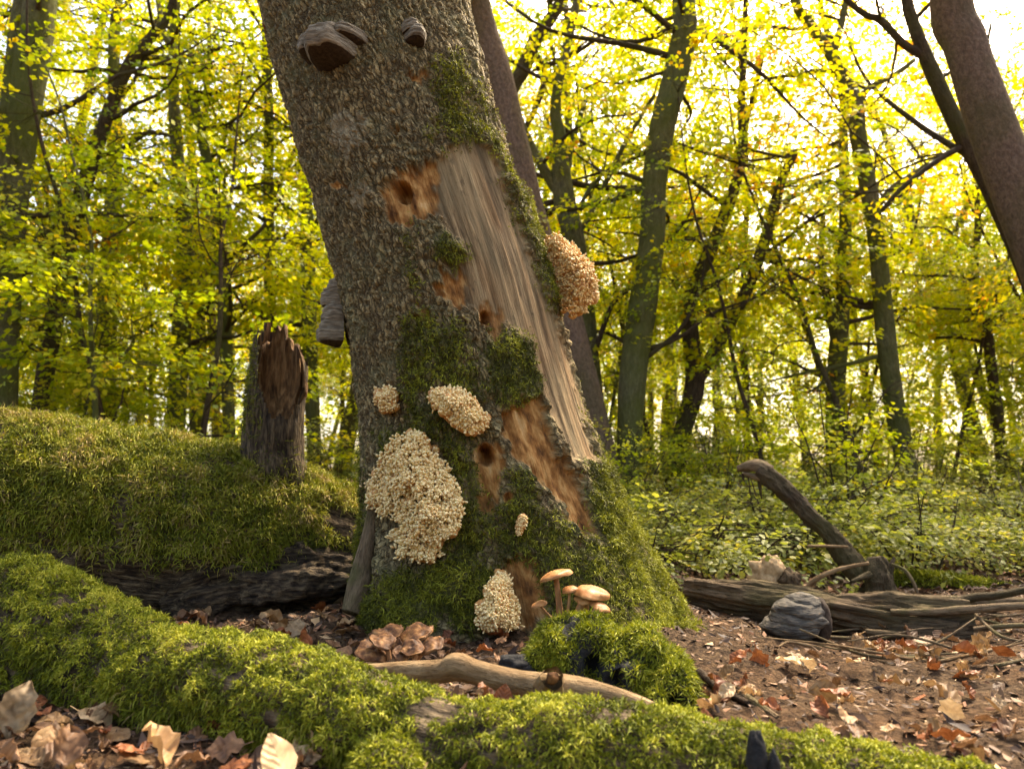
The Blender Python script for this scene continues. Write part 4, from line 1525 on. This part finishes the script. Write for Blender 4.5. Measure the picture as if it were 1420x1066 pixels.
def grow(stems, r, nlimb=26, limblen=(1.2, 3.2), z0=1.2, nspr=24, leaf=.07, twigs=True, sprs=1.0, back=False):
    """stems: list of (path, radii). returns wood tubes (V,F,uv) and anchors of leaf sprays"""
    wood, anch = [], []
    for path, rad in stems:
        ns = 14 if rad.max() > .08 else 9
        wood.append(tube(path, rad, ns, True, lambda X, T, S, R: 1 + .07 * vnoise(np.stack([np.cos(T) * 1.1, np.sin(T) * 1.1, S * 2.2], -1).reshape(-1, 3)).reshape(T.shape)))
    lens = np.array([np.linalg.norm(np.diff(p, axis=0), axis=1).sum() for p, _ in stems])
    for _ in range(nlimb):
        k = r.choice(len(stems), p=lens / lens.sum())
        path, rad = stems[k]
        ok = np.where(path[:, 2] - path[0, 2] > z0 if k == 0 else np.ones(len(path), bool))[0]
        if not len(ok):
            continue
        i = r.choice(ok)
        b = path[i]
        az = r.uniform(-.35, math.pi + .35) if back and r.random() < .88 else r.uniform(0, 2 * math.pi)
        el = r.uniform(-.05, .75)
        L = r.uniform(*limblen)
        d = np.array([math.cos(az) * math.cos(el), math.sin(az) * math.cos(el), math.sin(el)])
        q = [b]
        n = 7
        for s in range(n):
            d = norm(d + r.normal(size=3) * .22 + np.array([0, 0, -.05 + .03 * s]))
            q.append(q[-1] + d * L / n)
        q = np.array(q)
        r0 = min(rad[i] * .42, .012 + L * .010)
        wood.append(tube(catmull(q, 12), np.linspace(r0, .005, 12), 6, False))
        for _s in range(int(nspr * L / limblen[1] * r.uniform(.7, 1.2))):
            u = r.uniform(.15, 1)
            j = u * n
            j0 = min(int(j), n - 1)
            bb = q[j0] + (q[j0 + 1] - q[j0]) * (j - j0)
            az2 = math.atan2(d[1], d[0]) + r.normal() * 1.1
            off = np.array([math.cos(az2), math.sin(az2), r.normal() * .35]) * r.uniform(.05, .75)
            e = bb + off
            if twigs and r.random() < .5:
                wood.append(tube(np.array([bb, (bb + e) / 2 + r.normal(size=3) * .05, e + off * .4]), np.array([.007, .005, .003]), 3, False))
            anch.append((*e, az2, r.normal() * .35 - .1, r.uniform(.7, 1.25) * sprs))
    return wood, anch


def limb_path(pts, d, n=40, extend=3.0, base=True, r=None, dd=0.0):
    """px polyline (from the ground upward) -> world path, radii; continued down to the ground and up out of the frame"""
    pts = np.asarray(pts, float)
    W_ = [P(a, b, d + dd * k) for k, (a, b, w) in enumerate(pts)]
    R_ = [w / 2 / FPX * d for a, b, w in pts]
    if base:
        g_ = W_[0].copy()
        v = W_[0] - W_[1]
        v = v / abs(v[2])
        zg = gz(g_[0], g_[1])
        if g_[2] > zg - .1:
            W_.insert(0, g_ + v * np.array([.6, .6, 1]) * (g_[2] - zg + .12))
            R_.insert(0, R_[0] * 1.35)
    if extend:
        v = norm(W_[-1] - W_[-2])
        v = norm(v + np.array([0, 0, .5]))
        for s in (1, 2):
            W_.append(W_[-1] + v * extend / 2 + (r.normal(size=3) * .15 if r is not None else 0))
            R_.append(R_[-1] * .7)
    return catmull(np.array(W_), n), np.maximum(catmull(np.stack([R_] * 3, 1), n)[:, 0], .006)


def build_tree(name, label, polys, d, leafmat='leaf_yellow', bark='beech_bark', seed=0, nlimb=26, nspr=15, z0=1.6, group=None, leaf=.07, limblen=(1.2, 3.2), dd=0.0):
    r = np.random.default_rng(seed + 100)
    stems = []
    for k, pl in enumerate(polys):
        first = k == 0
        ext = 3.5 if first or pl[-1][1] < 20 else 0
        stems.append(limb_path(pl, d, 48 if first else 24, ext, first, r, dd if first else 0))
    wood, anch = grow(stems, r, nlimb, limblen, z0, nspr, leaf, back=True)
    root = thing(name, stems[0][0][0], label, 'tree', group)
    nst = len(stems)
    V, F, uv = merge(wood[:1])[0], wood[0][1], wood[0][2]
    part('trunk', V, F, M[bark], root, {'bk': uv})
    for k in range(1, nst):
        part('limb', wood[k][0], wood[k][1], M[bark], root, {'bk': wood[k][2]})
    if len(wood) > nst:
        V, F, uv = merge(wood[nst:])
        part('branches', V, F, M['dark_bark'] if bark != 'pine_bark' else M['twig'], root, {'bk': uv}, kind='stuff')
    if anch:
        V, F, t = leaves_from(anch, r, leaf)
        part('crown', V, F, M[leafmat], root, {'tone': t})
    return root


TREES = [
    # label, px polylines (from the ground up; x, y, width), distance, leaf, bark
    ('double stemmed tree with a thick furrowed trunk behind the mossy log', [[(4, 590, 36), (6, 420, 40), (16, 280, 42), (36, 140, 44), (56, 0, 46)], [(4, 340, 26), (10, 200, 28), (22, 90, 27), (34, 0, 26)]], 8.6, 'leaf_yellow', 'beech_bark', 20),
    ('slender beech bending sharply over behind the mossy log', [[(52, 592, 23), (74, 450, 24), (98, 330, 22), (130, 214, 21), (164, 122, 17), (186, 80, 19), (214, 46, 13), (238, 8, 10)], [(130, 214, 8), (165, 210, 7), (205, 185, 6), (240, 190, 3)]], 9.5, 'leaf_lime', 'dark_bark', 24),
    ('thin curved beech with a small side fork, seen past the snapped limb', [[(318, 610, 17), (312, 450, 17), (304, 340, 16), (290, 240, 15), (268, 140, 13), (244, 70, 10), (226, 40, 8)], [(300, 232, 6), (312, 190, 6), (326, 165, 4)], [(306, 330, 5), (312, 260, 5), (302, 215, 4)]], 10.5, 'leaf_yellow', 'beech_bark', 22),
    ('straight grey green beech between two thin stems behind the log', [[(242, 620, 25), (250, 480, 26), (258, 350, 24), (247, 230, 19), (240, 100, 15)]], 11.0, 'leaf_lime', 'beech_bark', 26),
    ('leafy beech with a broad shaded trunk behind the mossy log', [[(146, 612, 27), (146, 470, 28), (154, 350, 26), (160, 200, 20), (158, 60, 16)]], 13.0, 'leaf_lime', 'beech_bark', 28),
    ('pair stemmed pale tree far behind the snapped limb', [[(300, 612, 13), (296, 480, 13), (289, 380, 12), (284, 200, 9)], [(284, 560, 9), (280, 430, 9), (276, 330, 8)]], 14.0, 'leaf_yellow', 'pine_bark', 20),
    ('dark straight beech between the snapped limb and the leaning trunk', [[(436, 640, 20), (430, 480, 20), (426, 320, 20), (420, 180, 16)]], 11.0, 'leaf_lime', 'beech_bark', 26),
    ('smooth reddish pine trunk rising behind the leaning beech', [[(836, 640, 40), (790, 450, 40), (748, 330, 39), (718, 215, 40), (692, 105, 40), (662, 0, 37)]], 8.0, 'leaf_yellow', 'pine_bark', 0),
    ('forked grey beech directly behind the leaning trunk and tan fungus', [[(832, 640, 27), (822, 540, 27), (810, 430, 29), (796, 330, 31), (780, 262, 31), (776, 190, 20), (772, 130, 15)], [(780, 275, 18), (752, 232, 15), (728, 185, 12), (716, 150, 8)], [(784, 240, 10), (796, 190, 8), (812, 140, 6)], [(806, 320, 7), (832, 270, 8), (866, 200, 7), (908, 132, 5)], [(798, 300, 6), (818, 262, 6), (850, 230, 4), (896, 196, 3)]], 9.0, 'leaf_yellow', 'beech_bark', 22),
    ('dark crooked beech limb tree branching above the reddish pine', [[(790, 640, 16), (752, 420, 17), (722, 260, 18), (708, 140, 20), (726, 96, 22), (746, 50, 20), (776, 6, 17)], [(712, 200, 7), (738, 160, 8), (756, 108, 9), (746, 78, 7)], [(744, 96, 8), (790, 78, 7), (836, 48, 5), (880, 14, 3)]], 9.8, 'leaf_yellow', 'dark_bark', 18),
    ('stout beech with a mossy dark curved trunk, bark cracked open', [[(872, 620, 34), (878, 520, 38), (892, 420, 39), (905, 330, 36), (908, 250, 36), (918, 180, 38), (938, 100, 38), (950, 40, 36), (948, 0, 34)], [(905, 270, 6), (880, 264, 7), (856, 272, 6), (848, 296, 4)]], 8.2, 'leaf_yellow', 'beech_bark', 20),
    ('brown forked tree with two wavy stems in the clearing', [[(934, 668, 25), (946, 600, 24), (964, 530, 27), (956, 450, 22), (956, 416, 21), (984, 350, 19), (1012, 280, 17), (1030, 210, 14), (1028, 140, 12), (1032, 70, 9)], [(966, 530, 19), (1004, 462, 17), (1040, 392, 16), (1068, 310, 15), (1084, 250, 14), (1102, 212, 11)], [(1030, 190, 8), (1050, 110, 7), (1060, 70, 5)]], 9.0, 'leaf_yellow', 'dark_bark', 18),
    ('pale double beech behind the leaning dead branch', [[(1158, 730, 26), (1158, 620, 25), (1160, 520, 25), (1168, 420, 22), (1172, 320, 18), (1170, 220, 14), (1166, 120, 10)], [(1160, 480, 14), (1148, 420, 12), (1138, 360, 10), (1142, 300, 7)]], 9.8, 'leaf_lime', 'beech_bark', 26),
    ('tall smooth beech with forked top standing beyond the brushwood', [[(1264, 712, 30), (1256, 640, 28), (1240, 560, 26), (1228, 460, 26), (1218, 350, 24), (1206, 270, 24), (1190, 190, 24), (1184, 140, 23), (1156, 82, 17), (1124, 36, 15), (1098, -10, 12)], [(1156, 72, 12), (1166, 36, 10), (1178, -10, 9)], [(1190, 145, 9), (1206, 122, 9), (1240, 104, 8), (1268, 84, 6)], [(1216, 288, 10), (1236, 262, 9), (1262, 244, 8), (1300, 220, 7), (1328, 204, 5)], [(1200, 268, 8), (1170, 258, 7), (1140, 252, 7), (1110, 270, 5), (1030, 298, 3)], [(1216, 494, 7), (1180, 504, 6), (1150, 510, 5), (1110, 518, 4), (1068, 528, 2)], [(1150, 510, 4), (1138, 532, 4), (1120, 545, 2)]], 8.8, 'leaf_yellow', 'beech_bark', 22),
    ('slanting dark beech with a crossing limb beside the right pine', [[(1530, 700, 30), (1480, 540, 28), (1430, 392, 26), (1372, 258, 25), (1330, 180, 24), (1286, 84, 20), (1262, 20, 17), (1252, -20, 15)], [(1288, 82, 13), (1254, 62, 12), (1220, 28, 11), (1178, 4, 8)], [(1332, 204, 9), (1296, 226, 8), (1250, 262, 7), (1222, 292, 5)], [(1300, 112, 6), (1318, 100, 5), (1334, 84, 3)]], 7.6, 'leaf_yellow', 'dark_bark', 18),
    ('thick scaly pine trunk leaning in beside the slanting beech', [[(1590, 720, 80), (1510, 520, 72), (1436, 330, 68), (1372, 165, 63), (1338, 60, 58), (1318, 0, 56)]], 6.6, 'leaf_yellow', 'pine_bark', 0),
    ('thin grey pole tree left of the tall smooth beech', [[(1036, 660, 10), (1034, 540, 10), (1030, 420, 9), (1036, 260, 7)]], 13.0, 'leaf_lime', 'dark_bark', 18),
    ('crooked thin oak with dark zigzag branches in the right thicket', [[(1392, 700, 16), (1386, 600, 15), (1376, 520, 14), (1366, 440, 14), (1352, 380, 11), (1356, 300, 8)], [(1374, 470, 8), (1352, 440, 7), (1340, 400, 5)]], 11.0, 'leaf_lime', 'dark_bark', 20),
]
for k, (lab, polys, d, lm, bkm, nl) in enumerate(TREES):
    build_tree('pine_tree' if bkm == 'pine_bark' and nl == 0 else 'beech_tree', lab, polys, d, lm, bkm, k, nlimb=nl)


# ------------------------------------------------------------------ copied trees: woodland behind
def proto_tree(name, h, rad, seed, nlimb, nspr, leafmat, bark, lean=.05, z0=1.6, leaf=.08, limblen=(1.2, 3.2), fork=True):
    r = np.random.default_rng(seed)
    q = [np.array([0, 0, -.15])]
    d = np.array([r.normal() * lean, r.normal() * lean, 1.0])
    n = 9
    for s in range(n):
        d = norm(d + r.normal(size=3) * np.array([.09, .09, 0]))
        q.append(q[-1] + d * h / n)
    path = catmull(np.array(q), 40)
    stems = [(path, np.maximum(rad * np.linspace(1.1, .25, 40), .01))]
    if fork:
        b = path[int(r.integers(14, 22))]
        e = norm(np.array([r.normal() * .35, r.normal() * .35, 1]))
        p2 = catmull(np.array([b, b + e * h * .2 + r.normal(size=3) * .15, b + e * h * .42]), 20)
        stems.append((p2, np.linspace(rad * .5, .012, 20)))
    wood, anch = grow(stems, r, nlimb, limblen, z0, nspr, leaf)
    root = thing(name, (0, 0, 0), 'x', 'tree')
    part('trunk', wood[0][0], wood[0][1], M[bark], root, {'bk': wood[0][2]})
    V, F, uv = merge(wood[1:])
    part('branches', V, F, M[bark], root, {'bk': uv}, kind='stuff')
    V, F, t = leaves_from(anch, r, leaf)
    part('crown', V, F, M[leafmat], root, {'tone': t})
    return root


def copy_tree(src, loc, rz, sc, label, cat, group):
    c = src.copy()
    COL.objects.link(c)
    for ch in src.children:
        k = ch.copy()
        COL.objects.link(k)
        k.parent = c
    return put(c, loc, rz, sc, label, cat, group)


def put(c, loc, rz, sc, label, cat, group):
    c.location = loc
    c.rotation_euler = (0, 0, rz)
    c.scale = (sc, sc, sc)
    c['_o'] = [float(q) for q in loc]
    return tag(c, label, cat, group)


TSHORT = ['double stemmed tree', 'sharply bent slender beech', 'thin curved beech', 'straight grey green beech', 'broad shaded beech', 'pair stemmed pale tree', 'dark straight beech', 'reddish pine',
          'forked grey beech', 'crooked dark beech', 'stout mossy beech', 'brown forked tree', 'pale double beech', 'tall smooth beech', 'slanting dark beech', 'scaly pine', 'thin grey pole tree', 'crooked thin oak']
TPOS = [(P(t[1][0][0][0], t[1][0][0][1], t[2])[0], t[2]) for t in TREES]


def beside(x, y):
    """name a findable tree next to the line of sight and distance of x, y"""
    e = [abs(x / y - a / b) * 12 + abs(y - b) * .12 for a, b in TPOS]
    k = int(np.argmin(e))
    a, b = TPOS[k]
    word = 'behind' if y > b + 1.2 else ('in front of' if y < b - 1.2 else 'beside')
    return word + ' the ' + TSHORT[k]


protos = [proto_tree('woodland_tree', 11.5, .15, 1, 32, 17, 'leaf_yellow', 'beech_bark', .05, 3.0),
          proto_tree('woodland_tree', 10.5, .11, 2, 30, 17, 'leaf_lime', 'beech_bark', .09, 2.6),
          proto_tree('woodland_tree', 12.0, .17, 3, 34, 17, 'leaf_yellow', 'beech_bark', .05, 3.4),
          proto_tree('woodland_tree', 9.0, .08, 4, 26, 16, 'leaf_lime', 'dark_bark', .10, 2.4),
          proto_tree('woodland_tree', 8.0, .06, 5, 24, 16, 'leaf_yellow', 'dark_bark', .12, 2.0),
          proto_tree('thin_sapling', 6.0, .035, 6, 16, 18, 'leaf_lime', 'dark_bark', .12, .5, .07, (.5, 1.4), False),
          proto_tree('thin_sapling', 5.0, .03, 7, 16, 18, 'leaf_lime', 'beech_bark', .15, .4, .07, (.5, 1.3), False)]
PLAB = [('stout yellow beech', 'stout yellow beeches in the woodland'), ('slim lime green beech', 'slim lime beeches in the woodland'), ('tall thick trunked yellow beech', 'tall yellow beeches in the woodland'),
        ('thin dark stemmed lime tree', 'thin dark lime trees in the woodland'), ('thin dark stemmed yellow tree', 'thin dark yellow trees in the woodland'), ('dark sapling', 'dark saplings in the undergrowth'), ('grey sapling', 'grey saplings in the undergrowth')]


def dist_word(y, lo, hi):
    return 'near' if y < lo else ('middle distance' if y < hi else 'distant')


rt = np.random.default_rng(17)
used = set()
spots = []
tries = 0
while len(spots) < 84 and tries < 6000:
    tries += 1
    y = 12.5 + 27 * rt.random() ** .85
    x = rt.uniform(-.82, .82) * y
    if all((x - a) ** 2 + (y - b) ** 2 > 1.7 ** 2 for a, b in spots):
        spots.append((x, y))
for x, y in spots:
    k = int(rt.integers(0, 5))
    loc = (x, y, gz(x, y))
    a = (loc, rt.uniform(0, 6.28), rt.uniform(.85, 1.2), dist_word(y, 19, 28) + ' ' + PLAB[k][0] + ' ' + beside(x, y), 'tree', PLAB[k][1])
    if k in used:
        copy_tree(protos[k], *a)
    else:
        used.add(k)
        put(protos[k], *a)
spots = []
tries = 0
while len(spots) < 40 and tries < 6000:
    tries += 1
    y = rt.uniform(8.0, 19)
    x = rt.uniform(-.75, .78) * y
    if abs(x) < .06 * y:
        continue
    if all((x - a) ** 2 + (y - b) ** 2 > .9 ** 2 for a, b in spots):
        spots.append((x, y))
for x, y in spots:
    k = int(rt.integers(5, 7))
    loc = (x, y, gz(x, y))
    sz = rt.uniform(.7, 1.15)
    a = (loc, rt.uniform(0, 6.28), sz, ('short' if sz < .85 else 'mid sized' if sz < 1 else 'tall') + ' thin ' + PLAB[k][0] + ' with lime leaves ' + beside(x, y), 'tree', PLAB[k][1])
    if k in used:
        copy_tree(protos[k], *a)
    else:
        used.add(k)
        put(protos[k], *a)


# the wood goes on to both sides
rs = np.random.default_rng(61)
for q in range(26):
    y = rs.uniform(9, 34)
    x = rs.uniform(.86, 1.3) * y * (1 if q % 2 else -1)
    k = int(rs.integers(0, 5))
    copy_tree(protos[k], (x, y, gz(x, y)), rs.uniform(0, 6.28), rs.uniform(.85, 1.2), dist_word(y, 19, 28) + ' ' + PLAB[k][0] + ' off to the side of the clearing', 'tree', PLAB[k][1])


def far_wood():
    r = np.random.default_rng(44)
    n = 2200
    y = r.uniform(42, 62, n)
    x = r.uniform(-.85, .85, n) * y
    z = 1.0 + 15 * r.random(n) ** 1.25
    A = np.stack([x, y, z, r.uniform(0, 6.28, n), r.normal(size=n) * .5, r.uniform(2.2, 3.6, n)], 1)
    V, F, t = leaves_from(A, r, .26)
    o = link('far_woodland', make_mesh('far_woodland', V, F, {'tone': t}), M['leaf_lime'])
    tag(o, 'distant yellow green woodland closing the view', 'woodland', None, 'stuff')


far_wood()


# ------------------------------------------------------------------ undergrowth
def proto_bush(name, seed, h, nst, leafmat, spread=.5, leaf=.06, nspr=7):
    r = np.random.default_rng(seed)
    wood, anch = [], []
    for k in range(nst):
        az = r.uniform(0, 6.28)
        b = np.array([math.cos(az), math.sin(az), 0]) * r.uniform(0, .15) + np.array([0, 0, -.05])
        hh = h * r.uniform(.6, 1.1)
        e = b + np.array([math.cos(az) * spread * r.uniform(.3, 1.3), math.sin(az) * spread * r.uniform(.3, 1.3), hh])
        mid = (b + e) / 2 + np.array([0, 0, hh * .12]) + r.normal(size=3) * .06
        path = catmull(np.array([b, mid, e]), 10)
        wood.append(tube(path, np.linspace(.011, .004, 10), 5, False))
        for _ in range(nspr):
            i = int(r.integers(2, 10))
            a2 = r.uniform(0, 6.28)
            p0 = path[i]
            off = np.array([math.cos(a2), math.sin(a2), .1 * r.normal()]) * r.uniform(.05, .35)
            wood.append(tube(np.array([p0, p0 + off]), np.array([.004, .003]), 3, False))
            anch.append((*(p0 + off), a2, r.normal() * .22 - .05, r.uniform(.55, .95)))
    root = thing(name, (0, 0, 0), 'x', 'bush')
    V, F, uv = merge(wood)
    part('stems', V, F, M['dark_bark'], root, {'bk': uv}, kind='stuff')
    V, F, t = leaves_from(anch, r, leaf, six=True)
    part('foliage', V, F, M[leafmat], root, {'tone': t})
    return root


bushes = [proto_bush('undergrowth_bush', 31, 1.0, 9, 'leaf_green', .5, .048), proto_bush('undergrowth_bush', 32, .7, 9, 'leaf_green', .55, .045), proto_bush('undergrowth_bush', 33, 1.3, 8, 'leaf_lime', .5, .05),
          proto_bush('bramble_bush', 34, .4, 9, 'leaf_green', .6, .042, 6)]
BLAB = [('green leafy bush', 'green bushes in the undergrowth'), ('low spreading green bush', 'low green bushes in the undergrowth'), ('upright yellow green bush', 'yellow green bushes in the undergrowth'), ('low bramble at the edge of the clearing', 'brambles at the edge of the clearing')]
rb = np.random.default_rng(8)
ub = set()
spots = []
for (n, ylo, yhi, xlo, xhi, ks, md) in ((22, 5.4, 9.5, .10, .80, (0, 1, 1, 2), .6), (16, 4.3, 5.6, .16, .85, (3, 3, 1), .45), (18, 6.0, 10, -.8, -.12, (2, 0, 1), .6), (18, 9.5, 15, -.78, .8, (0, 2, 1), .8)):
    t = 0
    c = 0
    while c < n and t < 3000:
        t += 1
        y = rb.uniform(ylo, yhi)
        x = rb.uniform(xlo, xhi) * y
        if all((x - a) ** 2 + (y - b) ** 2 > md ** 2 for a, b in spots):
            spots.append((x, y))
            c += 1
            k = int(rb.choice(ks))
            loc = (x, y, gz(x, y))
            sz = rb.uniform(.6, 1.0)
            a = (loc, rb.uniform(0, 6.28), sz, ('small ' if sz < .8 else 'full ') + BLAB[k][0] + ' ' + beside(x, y), 'bush', BLAB[k][1])
            if k in ub:
                copy_tree(bushes[k], *a)
            else:
                ub.add(k)
                put(bushes[k], *a)
for k, b in enumerate(bushes):
    assert k in ub


# ------------------------------------------------------------------ fallen leaves
def leaf_shape(seed, L=.075, Wd=.05, curl=.6, lobes=0, nu=7, nv=9):
    r = np.random.default_rng(seed)
    v = np.linspace(0, 1, nv)
    half = Wd / 2 * np.sin(np.clip(v * .97 + .015, 0, 1) * math.pi) ** .75 * (1 + .25 * np.sin(v * math.pi))
    if lobes:
        half = half * (1 + .28 * np.sin(v * math.pi * lobes * 2 + r.uniform(0, 1)))
    u = np.linspace(-1, 1, nu)
    U, Vv = np.meshgrid(u, v)
    H = np.repeat(half[:, None], nu, 1)
    x = U * H
    y = (Vv - .5) * L
    c1, c2, c3 = r.normal() * curl, r.normal() * curl, r.normal() * curl
    z = (abs(c1) + .2) * 9 * x * x + c2 * 5 * y * y + c3 * 16 * x * y + .006 * r.normal(size=x.shape) * curl
    x = x * (1 - .3 * curl * np.abs(U))
    V = np.stack([x, y, z], -1).reshape(-1, 3)
    V[:, 2] -= V[:, 2].min()
    i = np.arange(nv - 1)[:, None] * nu
    j = np.arange(nu - 1)[None]
    F = np.stack([i + j, i + j + 1, i + nu + j + 1, i + nu + j], -1).reshape(-1, 4)
    # petiole as a thin wedge
    k = len(V)
    a = V[nu // 2]
    V = np.vstack([V, a + [-.0012, 0, 0], a + [.0012, 0, 0], a + [.0008, -.02, .004], a + [-.0008, -.02, .004]])
    F = np.vstack([F, [[k, k + 1, k + 2, k + 3]]])
    return V, F


LM = {}
for cname in ('tan', 'rust', 'brown', 'pale'):
    LM[cname] = []
    for s in range(6):
        V, F = leaf_shape(s * 7 + 1, curl=[.3, .6, 1.0, .8, .5, 1.2][s], lobes=[0, 0, 0, 4, 3, 0][s])
        me = make_mesh('fallen_leaf', V, F)
        me.materials.append(M['leaf_' + cname])
        LM[cname].append(me)
COLW = {'tan': 'tan', 'rust': 'rust red', 'brown': 'dark brown', 'pale': 'pale straw'}


def put_leaf(loc, cname, s, sc, rot, label, group):
    o = link('fallen_leaf', LM[cname][s], None, None, tuple(float(q) for q in loc))
    o.rotation_euler = rot
    o.scale = (sc, sc, sc)
    tag(o, label, 'leaf', group)
    return o


rl = np.random.default_rng(12)
# leaves that stand out
for px, py, d, cname, s, sc, rot, lab in (
    (30, 985, 1.45, 'pale', 3, 1.35, (1.25, .15, .25), 'large pale torn leaf standing upright under the mossy branch end'),
    (385, 1052, 1.22, 'pale', 0, 1.05, (1.0, -.1, .9), 'pale rounded leaf propped up below the mossy branch'),
    (668, 972, 1.47, 'rust', 2, .85, (1.1, .3, 1.2), 'curled rust leaf on the gap of the mossy branch'),
    (698, 966, 1.46, 'rust', 0, .62, (1.2, .1, -.3), 'round rust leaf beside the pale stick'),
    (1095, 930, None, 'pale', 1, .9, (.1, .1, 1.1), 'narrow white leaf lying on the bare soil'),
    (1305, 978, None, 'tan', 3, 1.2, (.5, .1, .6), 'tan lobed leaf raised on the bare soil'),
    (1240, 958, None, 'tan', 5, .9, (.1, .2, 1.4), 'curled tan leaf in the middle of the bare soil'),
    (990, 968, None, 'rust', 3, 1.1, (.8, .3, .5), 'rust red lobed leaf standing beside the mossy hummock'),
    (978, 1000, 1.42, 'rust', 0, .6, (1.2, .0, .2), 'dark rust leaf upright at the thin end of the stick'),
    (320, 850, None, 'tan', 4, 1.5, (.8, .2, .4), 'big crumpled tan leaf behind the mossy branch'),
    (375, 872, None, 'tan', 2, 1.4, (.6, -.3, 2.0), 'curled tan leaf between the mossy branch and the log'),
    (410, 880, None, 'pale', 4, 1.2, (.5, .2, .2), 'pale crumpled leaf behind the mossy branch'),
    (90, 1040, 1.35, 'brown', 3, 1.1, (.9, .2, .7), 'broad brown leaf propped below the mossy branch'),
    (210, 1040, 1.33, 'tan', 2, 1.2, (.7, .3, 1.1), 'long folded tan leaf below the mossy branch'),
    (262, 640, 3.0, 'rust', 2, .9, (.8, .2, .6), 'rust leaf caught on top of the mossy log'),
    (240, 636, 3.0, 'rust', 5, .9, (.9, .4, 2.6), 'folded rust leaf caught on the mossy log'),
    (285, 640, 3.0, 'brown', 2, .9, (1.0, .4, .9), 'dark leaf caught on the mossy log by the limb'),
):
    loc = on_ground(px, py) + np.array([0, 0, .012]) if d is None else P(px, py, d)
    put_leaf(loc, cname, s, sc, rot, lab, None)

ZONES = [  # px box, count, colour weights (tan, rust, brown, pale), size, where
    ((-30, 990, 520, 1090), 72, (.30, .2, .46, .04), (.5, 1.0), 'in the litter below the mossy branch'),
    ((180, 840, 540, 925), 60, (.30, .28, .38, .04), (.6, 1.1), 'in the litter between the mossy branch and the log'),
    ((540, 870, 780, 935), 22, (.3, .2, .4, .1), (.5, .9), 'at the foot of the leaning trunk'),
    ((960, 900, 1160, 1040), 16, (.3, .4, .22, .08), (.5, .95), 'on the soil beside the mossy hummock'),
    ((1120, 915, 1430, 1060), 46, (.30, .34, .28, .08), (.4, .85), 'on the soil in front of the rotten log'),
    ((1180, 880, 1430, 930), 34, (.4, .25, .25, .1), (.6, 1.0), 'along the front of the rotten log'),
]
for (x0, y0, x1, y1), n, wts, (s0, s1), where in ZONES:
    for _ in range(n):
        g_ = on_ground(rl.uniform(x0, x1), rl.uniform(y0, y1))
        cname = str(rl.choice(['tan', 'rust', 'brown', 'pale'], p=wts))
        s = int(rl.integers(0, 6))
        lab = '%s %s fallen leaf %s' % (['flat', 'bowed', 'curled', 'lobed', 'wavy lobed', 'rolled'][s], COLW[cname], where)
        put_leaf(g_ + np.array([0, 0, .008 + .02 * rl.random()]), cname, s, rl.uniform(s0, s1), (rl.normal() * .45, rl.normal() * .45, rl.uniform(0, 6.28)), lab, 'fallen leaves ' + where)


def litter():
    """uncountable crumbs, leaf scraps and bits of twig over the soil"""
    r = np.random.default_rng(77)
    n = 34000
    y = 1.0 + 5.2 * r.random(n) ** 1.5
    x = r.uniform(-1, 1, n) * (.45 + .72 * y)
    soil = (x > .35) & (y > 1.5) & (y < 2.6)
    keep = ~soil | (r.random(n) < .55)
    x, y = x[keep], y[keep]
    n = len(x)
    z = height(x, y) + fine(x, y) + .004
    d = norm(np.stack([r.normal(size=n), r.normal(size=n), r.normal(size=n) * .35], 1))
    s = norm(np.cross(d, np.stack([r.normal(size=n) * .4, r.normal(size=n) * .4, np.ones(n)], 1)))
    u = np.cross(d, s)
    L = (r.gamma(2.0, .0045, n) + .003)[:, None] * np.where(x > .3, .8, 1.1)[:, None] * (1 + .25 * (y[:, None] - 1.5).clip(0))
    w = L * r.uniform(.12, .55, (n, 1))
    p = np.stack([x, y, z], 1)
    V = np.stack([p - d * L, p + s * w + u * L * r.uniform(-.2, .5, (n, 1)), p + d * L + u * L * r.uniform(-.1, .6, (n, 1)), p - s * w + u * L * r.uniform(-.2, .5, (n, 1))], 1).reshape(-1, 3)
    o = (np.arange(n) * 4)[:, None]
    F = np.concatenate([o + np.array([[0, 1, 2]]), o + np.array([[0, 2, 3]])])
    ob = link('leaf_litter', make_mesh('leaf_litter', V, F, {'tone': np.repeat(r.random(n) ** 1.7, 4)}), M['litter'])
    tag(ob, 'brown crumbs and leaf scraps scattered over the forest floor', 'litter', None, 'stuff')
    # far litter: whole leaves too small to tell apart
    n = 15000
    y = 3.2 + 12 * r.random(n) ** 1.4
    x = r.uniform(-1, 1, n) * (.4 + .75 * y)
    z = height(x, y) + fine(x, y) + .008
    A = np.stack([x, y, z], 1)
    d = norm(np.stack([r.normal(size=n), r.normal(size=n), r.normal(size=n) * .3], 1))
    s = norm(np.cross(d, np.stack([r.normal(size=n) * .4, r.normal(size=n) * .4, np.ones(n)], 1)))
    L = r.uniform(.018, .036, (n, 1))
    V = np.stack([A - d * L, A + s * L * .6 + [0, 0, .012], A + d * L, A - s * L * .6 + [0, 0, .012]], 1).reshape(-1, 3)
    o = (np.arange(n) * 4)[:, None]
    F = np.concatenate([o + np.array([[0, 1, 2]]), o + np.array([[0, 2, 3]])])
    ob = link('far_leaf_litter', make_mesh('far_leaf_litter', V, F, {'tone': np.repeat(.1 + .8 * r.random(n) ** 1.4, 4)}), M['litter'])
    tag(ob, 'carpet of small brown leaves under the undergrowth', 'litter', None, 'stuff')


litter()

for o in COL.objects:
    if '_o' in o:
        del o['_o']
